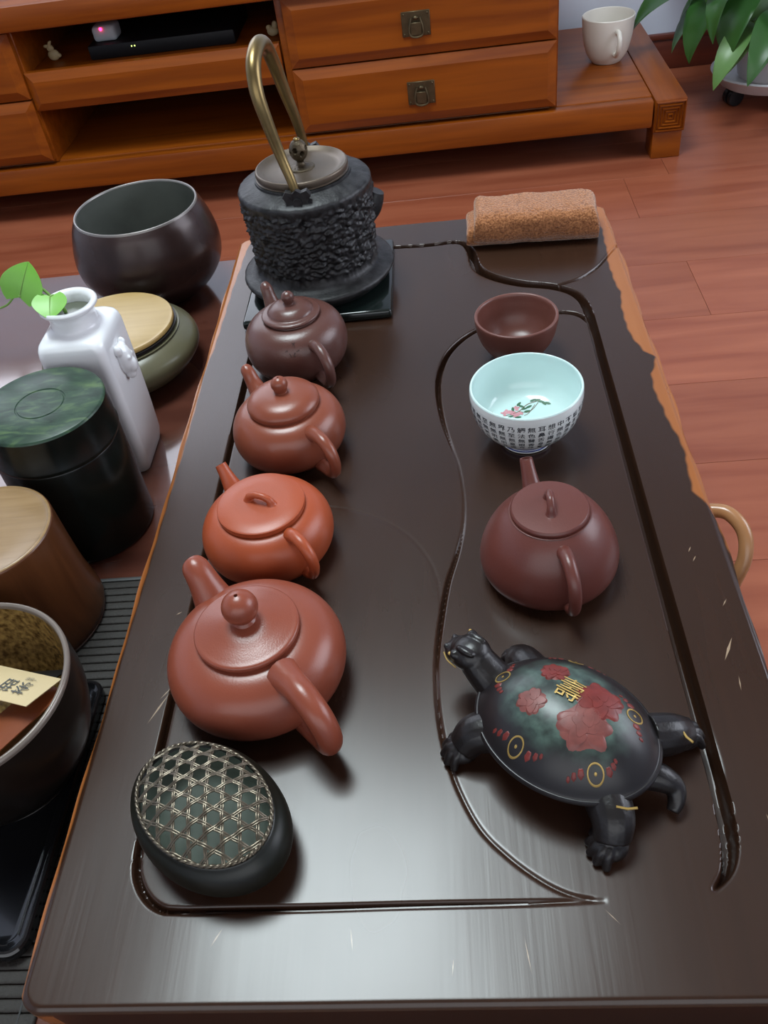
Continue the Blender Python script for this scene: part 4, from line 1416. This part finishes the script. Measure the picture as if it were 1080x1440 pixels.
# longevity character in gold
g = G()
v, f = glyph_mesh('壽', 0.0160)
on_shell(v, f, 0, g, 0.0015, -0.0042, R_(-36) - TA, 0.0011)
g.build('longevity_character', m_gold, shell, smooth=False)
COINS = [(0.0419, 0.0011), (0.0111, 0.0335), (-0.0319, 0.0228), (-0.0319, -0.0180), (0.0150, -0.0350)]
for x, y in COINS:
    g = G()
    v, f = ring_geo(0.0042, 0.00045)
    on_shell(v, f, 0, g, x, y, 0, 0.0003)
    v, f = disc_geo(0.0009, 10, 0.0003)
    on_shell(v, f, 0, g, x, y, 0, 0.0002)
    cn = g.build('coin_motif', m_gold, shell, angle=60)
    g = G()
    ang = math.atan2(y / SB, x / SA)
    for s_ in (-1, 1):
        for k, (dt, sc_) in enumerate(((0.17, 0.0024), (0.25, 0.0019), (0.31, 0.0014))):
            rho = math.hypot(x / SA, y / SB) - 0.03 * k * s_
            a2 = ang + s_ * dt * 1.15
            v, f = disc_geo(sc_, 14, 0.0003, 5, 0.12, 0.8)
            on_shell(v, f, 0, g, rho * SA * math.cos(a2), rho * SB * math.sin(a2), a2, 0.0002)
    g.build('red_ribbon', m_redl, cn, angle=60)
# gilt marks on the hind legs
for (x, y, z, a) in ((-0.0520, 0.0235, 0.0300, 0.6), (-0.0560, -0.0350, 0.0265, -0.4)):
    pts = [(x - 0.005 * math.cos(a), y - 0.005 * math.sin(a), z), (x, y, z - 0.0015), (x + 0.006 * math.cos(a), y + 0.006 * math.sin(a), z + 0.0005)]
    G().tube(pts, 0.0007, 6).build('gilt_mark', m_gold, tur)

# ================================================================== TOWEL


def towel_material():
    m, nt, b = new_mat('terry_cloth')
    tc = N(nt, 'ShaderNodeTexCoord')
    n = N(nt, 'ShaderNodeTexNoise')
    n.inputs['Scale'].default_value = 520
    n.inputs['Detail'].default_value = 5
    nt.links.new(tc.outputs['Object'], n.inputs['Vector'])
    r = N(nt, 'ShaderNodeValToRGB')
    r.color_ramp.elements[0].position = 0.32
    r.color_ramp.elements[1].position = 0.70
    r.color_ramp.elements[0].color = (0.17, 0.055, 0.018, 1)
    r.color_ramp.elements[1].color = (0.50, 0.21, 0.085, 1)
    nt.links.new(n.outputs['Fac'], r.inputs[0])
    nt.links.new(r.outputs[0], b.inputs['Base Color'])
    b.inputs['Roughness'].default_value = 0.95
    b.inputs['Specular IOR Level'].default_value = 0.1
    b.inputs['Sheen Weight'].default_value = 0.4
    bp = N(nt, 'ShaderNodeBump')
    bp.inputs['Strength'].default_value = 0.9
    bp.inputs['Distance'].default_value = 0.002
    nt.links.new(n.outputs['Fac'], bp.inputs['Height'])
    nt.links.new(bp.outputs['Normal'], b.inputs['Normal'])
    return m


m_tow = towel_material()
tow = thing('folded_towel', 'folded rust-brown terry towel at the far corner of tea tray', 'towel', (0.0930, 0.9130, Z0 + 0.0005), R_(-3.5))


def cloth_slab(name, x0, x1, y0, y1, z0, z1, seed, nose=0.5):
    nx, ns = 70, 64
    v = []
    rr = (z1 - z0) / 2
    loop = []
    for k in range(ns):
        t = k / ns
        # rounded rectangle in (y,z)
        a = 2 * PI * t
        ca, sa = math.cos(a), math.sin(a)
        py = (y0 + y1) / 2 + (y1 - y0) / 2 * math.copysign(abs(ca) ** 0.35, ca)
        pz = (z0 + z1) / 2 + rr * math.copysign(abs(sa) ** 0.75, sa)
        loop.append((py, pz))
    for i in range(nx + 1):
        u = i / nx
        x = x0 + (x1 - x0) * u
        e = min(1, min(u, 1 - u) * 16)
        sh = 0.72 + 0.28 * math.sqrt(max(0, 1 - (1 - e) ** 2))
        for py, pz in loop:
            q = Vector((x * 40 + seed, py * 40, pz * 40))
            up = (pz - z0) / (z1 - z0)
            dz = (0.0022 * noise.noise(q) + 0.0007 * noise.noise(q * 6) + 0.0004 * noise.noise(q * 18)) * min(1, up * 3)
            dx = 0.0025 * noise.noise(q + Vector((9, 1, 3))) * (1 - e)
            dy = 0.0022 * noise.noise(q + Vector((3, 7, 1))) + 0.0006 * noise.noise(q * 9)
            zc = (z0 + z1) / 2
            v.append((x + dx, (y0 + y1) / 2 + (py - (y0 + y1) / 2) * (0.95 + 0.05 * sh) + dy, max(z0 * 0 + 0.0, zc + (pz - zc) * sh + dz - (1 - sh) * rr * 0.5)))
    f = []
    for i in range(nx):
        for k in range(ns):
            m = (k + 1) % ns
            f.append((i * ns + k, i * ns + m, (i + 1) * ns + m, (i + 1) * ns + k))
    f.append(tuple(reversed(range(ns))))
    f.append(tuple(range(nx * ns, (nx + 1) * ns)))
    return G().add(v, f).build(name, m_tow, tow, angle=80)


cloth_slab('lower_fold', -0.0725, 0.0690, -0.0245, 0.0280, 0.0, 0.0240, 3)
cloth_slab('upper_fold', -0.0640, 0.0665, -0.0300, 0.0310, 0.0040, 0.0385, 7)

# ================================================================== LEFT SIDE: mat, tray, vessels on the table
m_mat = plain('dark_woven_slat', (0.022, 0.018, 0.015), 0.7, var=0.3, scale=120, bump=0.4, bscale=400)
mat = thing('ribbed_mat', 'dark grey ribbed slat mat lying on the table left of tray', 'mat', (0, 0, 0))
sl0 = None
k = 0
yy = 0.0
while yy < 0.478:
    if sl0 is None:
        sl0 = G().box((-0.62, 0.0, 0.0), (-0.2615, 0.0072, 0.0028), 0.0013, 3).build('slat', m_mat, mat, loc=(0, yy, TT + 0.0002))
    else:
        copy_child(sl0, mat, (0, yy, TT + 0.0002))
    yy += 0.0076
m_bind = plain('mat_binding', (0.05, 0.05, 0.05), 0.6)
G().box((-0.62, yy, 0.0), (-0.2615, yy + 0.004, 0.0030), 0.001, 2).build('bound_edge', m_bind, mat, loc=(0, 0, TT + 0.0002))
for xx in (-0.56, -0.44, -0.33, -0.272):
    G().box((xx, 0.001, -0.0), (xx + 0.001, 0.478, 0.0030), 0).build('thread', m_dkp, mat, loc=(0, 0, TT + 0.0002), smooth=False)

# black lacquer tray under the tea-packet pot
m_lac = plain('black_lacquer', (0.006, 0.006, 0.007), 0.12, spec=0.6)
MT = TT + 0.0032


def rrect(x0, x1, y0, y1, r, z, n=12):
    out = []
    for cx_, cy_, a0 in ((x1 - r, y0 + r, -90), (x1 - r, y1 - r, 0), (x0 + r, y1 - r, 90), (x0 + r, y0 + r, 180)):
        for k in range(n + 1):
            a = R_(a0 + 90 * k / n)
            out.append((cx_ + r * math.cos(a), cy_ + r * math.sin(a), z))
    return out


def loops(g, ls, cap0=True, cap1=True, mi=0):
    n = len(ls[0])
    v = [p for l in ls for p in l]
    f = []
    for i in range(len(ls) - 1):
        for k in range(n):
            m = (k + 1) % n
            f.append((i * n + k, i * n + m, (i + 1) * n + m, (i + 1) * n + k))
    if cap0:
        f.append(tuple(reversed(range(n))))
    if cap1:
        f.append(tuple(range((len(ls) - 1) * n, len(ls) * n)))
    return g.add(v, f, mi)


bx0, bx1, by0, by1 = -0.445, -0.2745, 0.1785, 0.372
g = G()
loops(g, [rrect(bx0 + i, bx1 - i, by0 + i, by1 - i, r, z) for i, r, z in ((0.003, 0.010, 0.0), (0.0, 0.012, 0.003), (0.0, 0.012, 0.0090), (0.0012, 0.011, 0.0102), (0.0028, 0.010, 0.0102), (0.0040, 0.009, 0.0088), (0.0055, 0.009, 0.0076), (0.0075, 0.008, 0.0076), (0.0090, 0.008, 0.0060), (0.012, 0.007, 0.0040))])
tag(g.build('serving_tray', m_lac, loc=(0, 0, MT)), 'black lacquer tray with rounded corners under the glazed pot of packets', 'tray')

# pot of tea packets
m_glz = plain('dark_tenmoku_glaze', (0.007, 0.005, 0.004), 0.28, var=0.4, scale=40, spec=0.35)


def rim_glaze():
    m, nt, b = new_mat('amber_rim_glaze')
    tc = N(nt, 'ShaderNodeTexCoord')
    n = N(nt, 'ShaderNodeTexNoise')
    n.inputs['Scale'].default_value = 240
    n.inputs['Detail'].default_value = 6
    nt.links.new(tc.outputs['Object'], n.inputs['Vector'])
    r = N(nt, 'ShaderNodeValToRGB')
    r.color_ramp.elements[0].position = 0.35
    r.color_ramp.elements[1].position = 0.65
    r.color_ramp.elements[0].color = (0.07, 0.035, 0.010, 1)
    r.color_ramp.elements[1].color = (0.30, 0.19, 0.06, 1)
    nt.links.new(n.outputs['Fac'], r.inputs[0])
    nt.links.new(r.outputs[0], b.inputs['Base Color'])
    b.inputs['Roughness'].default_value = 0.25
    return m


m_rim = plain('grey_brown_rim', (0.20, 0.165, 0.14), 0.25, metal=0.2)
PZ = MT + 0.0042
pp = thing('packet_pot', 'dark glazed open pot with amber inside holding tea packets', 'pot', (-0.3240, 0.3065, PZ))
G().lathe(prof([(0.0, 0.0), (0.040, 0.0), (0.0435, 0.002), (0.053, 0.014), (0.064, 0.034), (0.0700, 0.058), (0.0708, 0.078), (0.0702, 0.0895)], 6), 80).build('pot_body', m_glz, pp)
G().lathe(prof([(0.0702, 0.0895), (0.0705, 0.0920), (0.0690, 0.0938), (0.0672, 0.0930), (0.0665, 0.0905)], 5), 80).build('rim', m_rim, pp)
G().lathe(prof([(0.0665, 0.0905), (0.0655, 0.075), (0.062, 0.050), (0.050, 0.022), (0.030, 0.0085), (0.0, 0.006)], 6), 80).build('glazed_inside', rim_glaze(), pp)


def packet(name, label, corners, thick, mats, bulge=0.002, n=8):
    """A filled sachet: four corners in order, pillowed on both sides. World coordinates."""
    c = [Vector(q) for q in corners]
    nrm = (c[1] - c[0]).cross(c[3] - c[0]).normalized()
    v = []
    for side in (1, -1):
        for i in range(n + 1):
            for j in range(n + 1):
                u, w_ = i / n, j / n
                p = (c[0] * (1 - u) + c[1] * u) * (1 - w_) + (c[3] * (1 - u) + c[2] * u) * w_
                h = thick / 2 + bulge * (math.sin(PI * u) * math.sin(PI * w_)) ** 0.6
                v.append(p + nrm * h * side)
    m = n + 1
    f = []
    for i in range(n):
        for j in range(n):
            a = i * m + j
            f.append((a, a + 1, a + m + 1, a + m))
            b_ = m * m + a
            f.append((b_, b_ + m, b_ + m + 1, b_ + 1))
    edge = [i * m for i in range(n + 1)] + [n * m + j for j in range(1, m)] + [i * m + n for i in range(n - 1, -1, -1)] + [j for j in range(n - 1, 0, -1)]
    for a in range(len(edge)):
        e0, e1 = edge[a], edge[(a + 1) % len(edge)]
        f.append((e0, m * m + e0, m * m + e1, e1))
    t = thing(name, label, 'tea packet', tuple(c[0]), 0, 'tea packets in the glazed pot')
    G().add([p - c[0] for p in v], f).build('sachet', mats, t, angle=50)
    return t, c, nrm


m_cream = plain('cream_paper', (0.60, 0.47, 0.26), 0.6, var=0.06)
m_brpap = plain('brown_paper', (0.24, 0.062, 0.020), 0.45, var=0.2, scale=60)
m_gren = plain('dark_foil', (0.03, 0.03, 0.03), 0.3, metal=0.6)
zt = Z0
t1, c1, n1 = packet('tea_packet', 'cream paper tea packet with dark Chinese lettering in glazed pot', [(-0.2815, 0.3000, zt + 0.0325), (-0.2665, 0.3225, zt + 0.0285), (-0.3330, 0.3480, zt + 0.0170), (-0.3480, 0.3255, zt + 0.0210)], 0.0006, m_cream, 0.0012)
packet('tea_packet', 'reddish brown paper tea packet below the cream packet in pot', [(-0.3120, 0.2700, zt + 0.0100), (-0.2640, 0.3160, zt + 0.0240), (-0.2900, 0.3330, zt + 0.0140), (-0.3400, 0.2900, zt + 0.0000)], 0.0008, m_brpap, 0.002)
packet('tea_packet', 'pale-edged tea packet lying lowest in the glazed pot', [(-0.3060, 0.2620, zt + 0.0040), (-0.2690, 0.3000, zt + 0.0140), (-0.2870, 0.3130, zt + 0.0040), (-0.3250, 0.2750, zt - 0.0060)], 0.0012, plain('pale_paper', (0.50, 0.36, 0.22), 0.6), 0.0008)
packet('tea_packet', 'dark foil tea packet behind the cream packet in pot', [(-0.3000, 0.3250, zt + 0.0060), (-0.2790, 0.3480, zt + 0.0040), (-0.3280, 0.3560, zt - 0.0080), (-0.3480, 0.3350, zt - 0.0060)], 0.0010, m_gren, 0.002)
packet('tea_packet', 'small glinting foil tea packet near the pot rim', [(-0.3020, 0.2585, zt + 0.0060), (-0.2905, 0.2650, zt + 0.0110), (-0.2950, 0.2740, zt + 0.0060), (-0.3065, 0.2675, zt + 0.0010)], 0.0008, plain('tan_foil', (0.45, 0.33, 0.20), 0.3, metal=0.5), 0.0006)
# lettering printed on the cream packet; reads from its near-right corner towards the far left
g = G()
O = c1[0]
ex = (c1[3] - c1[0]).normalized()
ey = (n1.cross(ex)).normalized()
if ey.dot(c1[0] - c1[1]) < 0:
    ey = -ey
if n1.z < 0:
    n1 = -n1


def print_on(txt, size, along, across):
    v, f = glyph_mesh(txt, size)
    out = []
    for p in v:
        q = c1[1] + ex * (along + p[0]) + (c1[0] - c1[1]).normalized() * (across + p[1]) + n1 * 0.0020
        out.append(q - O)
    g.add(out, f)


print_on('茶', 0.0120, 0.0170, 0.0145)
print_on('甜', 0.0120, 0.0300, 0.0145)
print_on('一份好', 0.0032, 0.0180, 0.0068)
go = g.build('lettering', plain('grey_print', (0.06, 0.07, 0.07), 0.6), t1, smooth=False)

# wooden canister
m_turn = wood('turned_wood', (0.065, 0.021, 0.007), (0.120, 0.042, 0.014), 'Z', rough=0.30, scale=2.0, coat=0.3, coatr=0.2)
m_turnt = wood('pale_wood_top', (0.24, 0.145, 0.060), (0.31, 0.195, 0.090), 'X', rough=0.28, scale=4.0, coat=0.3, coatr=0.15)
WZ = MT
wc = thing('wooden_canister', 'turned brown wooden canister with pale polished top on ribbed mat', 'canister', (-0.3560, 0.4430, WZ))
G().lathe(prof([(0.0, 0.0), (0.052, 0.0), (0.0570, 0.0015), (0.0588, 0.006), (0.0580, 0.014), (0.0550, 0.035), (0.0530, 0.065), (0.0520, 0.090), (0.0515, 0.0985), (0.0505, 0.1005)], 6), 72).build('body', m_turn, wc)
G().lathe(prof([(0.0505, 0.1005), (0.0490, 0.1012), (0.0460, 0.1000), (0.030, 0.0985), (0.0, 0.0980)], 5), 72).build('top', m_turnt, wc)

# green marble canister


def marble():
    m, nt, b = new_mat('green_marble')
    tc = N(nt, 'ShaderNodeTexCoord')
    mp = N(nt, 'ShaderNodeMapping')
    mp.inputs['Rotation'].default_value = (0, 0, R_(-35))
    mp.inputs['Scale'].default_value = (45, 110, 60)
    nt.links.new(tc.outputs['Object'], mp.inputs[0])
    n = N(nt, 'ShaderNodeTexNoise')
    n.inputs['Scale'].default_value = 1
    n.inputs['Detail'].default_value = 6
    n.inputs['Distortion'].default_value = 0.8
    nt.links.new(mp.outputs[0], n.inputs['Vector'])
    r = N(nt, 'ShaderNodeValToRGB')
    e = r.color_ramp.elements
    e[0].position, e[0].color = 0.30, (0.010, 0.022, 0.015, 1)
    e[1].position, e[1].color = 0.75, (0.085, 0.140, 0.055, 1)
    k = e.new(0.52)
    k.color = (0.028, 0.058, 0.036, 1)
    nt.links.new(n.outputs['Fac'], r.inputs[0])
    nt.links.new(r.outputs[0], b.inputs['Base Color'])
    b.inputs['Roughness'].default_value = 0.34
    b.inputs['Specular IOR Level'].default_value = 0.3
    return m


m_marb = marble()
m_dmar = plain('black_green_marble', (0.004, 0.006, 0.005), 0.26, var=0.6, scale=60, spec=0.35)
gc = thing('marble_canister', 'dark green marble tea canister with veined lid beside white vase', 'canister', (-0.3340, 0.5545, TT + 0.0003))
G().lathe([(0.0, 0.0), (0.0505, 0.0), (0.0518, 0.0015), (0.0522, 0.004), (0.0522, 0.0985), (0.0515, 0.0998), (0.0, 0.0998)], 80).build('body', m_dmar, gc)
gl = G().lathe([(0.0, 0.1002), (0.0522, 0.1002), (0.0530, 0.1015), (0.0530, 0.1040), (0.0522, 0.1052), (0.0520, 0.1250), (0.0518, 0.1330)], 80).build('lid', m_dmar, gc)
G().lathe([(0.0518, 0.1330), (0.0512, 0.1345), (0.0500, 0.1352), (0.0205, 0.1352), (0.0200, 0.1346), (0.0190, 0.1346), (0.0185, 0.1352), (0.0, 0.1352)], 80).build('lid_top', m_marb, gl)

# white vase with pothos
m_wht = plain('glossy_white_porcelain', (0.80, 0.81, 0.83), 0.20, var=0.02, coat=0.3)
va = thing('vase', 'square white porcelain vase with an animal-head lug on its side', 'vase', (-0.3265, 0.6500, TT + 0.0003))
g = G()
hw, hd = 0.0300, 0.0340
levels = [(0.80, 0.006, 0.0), (0.86, 0.008, 0.0), (0.90, 0.008, 0.004), (0.95, 0.008, 0.012), (0.98, 0.008, 0.05), (1.0, 0.008, 0.10), (1.0, 0.008, 0.135), (0.98, 0.009, 0.1405), (0.94, 0.010, 0.1440), (0.86, 0.012, 0.1465)]
ls = [rrect(-hw * s_, hw * s_, -hd * s_, hd * s_, r, z) for s_, r, z in levels]
n = len(ls[0])


def circ_like(r, z):
    out = []
    for p in ls[-1]:
        a = R_(-90) + 2 * PI * (len(out) + 0.5) / n
        out.append((r * math.cos(a), r * math.sin(a), z))
    return out


ls += [[((p[0] * 0.4 + c_[0] * 0.6), (p[1] * 0.4 + c_[1] * 0.6), 0.1475) for p, c_ in zip(ls[-1], circ_like(0.0235, 0))]]
ls += [circ_like(r, z) for r, z in ((0.0215, 0.1485), (0.0200, 0.1510), (0.0198, 0.1580), (0.0205, 0.1625), (0.0235, 0.1650), (0.0252, 0.1668), (0.0252, 0.1690), (0.0238, 0.1702), (0.0205, 0.1695), (0.0185, 0.1660), (0.0175, 0.155), (0.0172, 0.140))]
loops(g, ls)
g.build('body', m_wht, va, angle=50)
m_water = plain('dark_water', (0.10, 0.11, 0.08), 0.1)
G().lathe([(0.0, 0.1600), (0.0174, 0.1600), (0.0, 0.1602)], 32).build('water', m_water, va)
lg = G()
lg.ball((hw + 0.0020, -0.004, 0.1120), 1.0, (0.0085, 0.0090, 0.0155))
lg.ball((hw + 0.0065, -0.004, 0.1060), 1.0, (0.0060, 0.0062, 0.0085))
lg.ball((hw + 0.0040, -0.004, 0.0975), 1.0, (0.0050, 0.0050, 0.0065))
for s_ in (-1, 1):
    lg.ball((hw + 0.0020, -0.004 + s_ * 0.0075, 0.1240), 1.0, (0.0040, 0.0032, 0.0055))
    lg.ball((hw + 0.0085, -0.004 + s_ * 0.0040, 0.1150), 0.0022)
lo_ = lg.build('animal_head_lug', m_wht, va)
md = lo_.modifiers.new('remesh', 'REMESH')
md.mode = 'VOXEL'
md.voxel_size = 0.0010
ms = lo_.modifiers.new('smooth', 'SMOOTH')
ms.iterations = 3
dg = bpy.context.evaluated_depsgraph_get()
nm_ = bpy.data.meshes.new_from_object(lo_.evaluated_get(dg))
lo_.modifiers.clear()
nm_.polygons.foreach_set('use_smooth', [True] * len(nm_.polygons))
lo_.data = nm_

m_leafb = plain('bright_green_leaf', (0.16, 0.42, 0.045), 0.38, var=0.18, scale=60)
m_vine = plain('vine_stem', (0.16, 0.30, 0.06), 0.45)
m_node = plain('brown_node', (0.20, 0.12, 0.06), 0.7)
po = thing('pothos_cutting', 'bright green heart-leaved cutting trailing from the white vase', 'plant', (-0.3265, 0.6500, TT + 0.163))


def P(wx, wy, wz):
    return Vector((wx + 0.3265, wy - 0.6500, Z0 + wz - (TT + 0.163)))


def put_leaf(base, tipdir, normal, L, Wd, droop, curl=0.2):
    x = Vector(tipdir).normalized()
    z = Vector(normal)
    z = (z - x * z.dot(x)).normalized()
    y = z.cross(x)
    M = Matrix((x, y, z)).transposed()
    v, f = leaf_geo(L, Wd, droop, curl, 18, 10, 'heart', 0.0005)
    lf = G().add([M @ q + base for q in v], f).build('leaf', m_leafb, po, angle=60)
    rib = []
    for i in range(13):
        t = i / 12
        rib.append(M @ Vector((L * math.sin(droop * t) / droop, 0, -L * (1 - math.cos(droop * t)) / droop + 0.0001)) + base)
    G().tube(rib, [0.0006 * (1 - 0.8 * i / 12) for i in range(13)], 6).build('midrib', m_vine, lf)
    return lf


view = Vector((0.36, -0.66, 0.36)).normalized()
b1 = P(-0.3635, 0.647, 0.1250)
put_leaf(b1, (0.018, 0.010, 0.034), Vector((0.25, -0.75, 0.55)), 0.0310, 0.0345, 0.45, 0.10)
b2 = P(-0.3375, 0.648, 0.1230)
put_leaf(b2, (0.003, -0.022, -0.006), Vector((0.15, -0.3, 0.95)), 0.0230, 0.0290, 0.35, 0.12)
vine = spline([P(-0.3310, 0.652, 0.095), P(-0.3330, 0.650, 0.1130), P(-0.3450, 0.652, 0.1210), P(-0.3560, 0.654, 0.1245), P(-0.3660, 0.655, 0.1290), P(-0.3800, 0.655, 0.1345), P(-0.3980, 0.656, 0.1330), P(-0.4150, 0.658, 0.1180)], 6)
G().tube(vine, 0.0016, 10).build('vine', m_vine, po)
G().tube(spline([P(-0.3360, 0.652, 0.1140), P(-0.3480, 0.658, 0.1260), P(-0.3585, 0.653, 0.1280), P(-0.3635, 0.647, 0.1255)], 6), 0.0013, 8).build('leaf_stalk', m_vine, po)
G().tube(spline([P(-0.3340, 0.651, 0.1130), P(-0.3350, 0.650, 0.1220), P(-0.3375, 0.648, 0.1230)], 6), 0.0010, 8).build('leaf_stalk', m_vine, po)
G().tube(spline([P(-0.3690, 0.655, 0.1310), P(-0.3710, 0.653, 0.1240), P(-0.3790, 0.652, 0.1170), P(-0.3870, 0.652, 0.1140)], 6), 0.0009, 8).build('aerial_root', m_vine, po)
G().ball(P(-0.3340, 0.650, 0.1140), 1.0, (0.0040, 0.0026, 0.0026)).build('node', m_node, po)
put_leaf(P(-0.4150, 0.658, 0.1180), (-0.8, 0.1, -0.4), Vector((0.1, -0.8, 0.5)), 0.0300, 0.0300, 0.5, 0.18)

# olive jar with wooden lid
m_oliv = plain('olive_glaze', (0.115, 0.106, 0.062), 0.30, var=0.15, scale=30)
m_lidw = wood('pale_lid_wood', (0.40, 0.26, 0.085), (0.46, 0.31, 0.115), 'X', rough=0.35, scale=3.0, coat=0.2, coatr=0.2)
oj = thing('lidded_jar', 'squat olive glazed jar with pale wooden lid behind white vase', 'jar', (-0.3600, 0.7930, TT + 0.0003))
G().lathe(prof([(0.0, 0.0), (0.046, 0.0), (0.052, 0.0015), (0.070, 0.011), (0.0825, 0.024), (0.0850, 0.031), (0.0825, 0.039), (0.0745, 0.0465), (0.0660, 0.0510), (0.0640, 0.0520), (0.0, 0.0520)], 6), 80).build('body', m_oliv, oj)
jl = G().lathe([(0.0, 0.0523), (0.0655, 0.0523), (0.0668, 0.0535), (0.0668, 0.0560), (0.0, 0.0560)], 72).build('lid_gasket', m_dkp, oj)
G().lathe([(0.0, 0.0562), (0.0640, 0.0562), (0.0650, 0.0572), (0.0650, 0.0600), (0.0640, 0.0612), (0.0610, 0.0612), (0.0590, 0.0605), (0.0, 0.0603)], 72).build('lid', m_lidw, oj)

# big dark open jar
m_dkjar = plain('black_brown_glaze', (0.034, 0.018, 0.016), 0.26, var=0.5, scale=35, metal=0.25)
m_dkin = plain('grey_green_glaze', (0.13, 0.14, 0.125), 0.30, var=0.35, scale=25)
m_rimj = plain('worn_grey_rim', (0.22, 0.20, 0.19), 0.3, metal=0.4)
dj = thing('water_jar', 'large dark brown metallic-glazed open jar near the table end', 'jar', (-0.3620, 0.9730, TT + 0.0003))
G().lathe(prof([(0.0, 0.0), (0.046, 0.0), (0.052, 0.0015), (0.068, 0.012), (0.0830, 0.032), (0.0875, 0.052), (0.0855, 0.072), (0.0790, 0.094), (0.0730, 0.1060)], 6), 88).build('body', m_dkjar, dj)
G().lathe(prof([(0.0730, 0.1060), (0.0722, 0.1080), (0.0708, 0.1082), (0.0698, 0.1066)], 4), 88).build('rim', m_rimj, dj)
G().lathe(prof([(0.0698, 0.1066), (0.0745, 0.094), (0.0815, 0.072), (0.0830, 0.052), (0.0770, 0.032), (0.055, 0.014), (0.0, 0.009)], 6), 88).build('glazed_inside', m_dkin, dj)
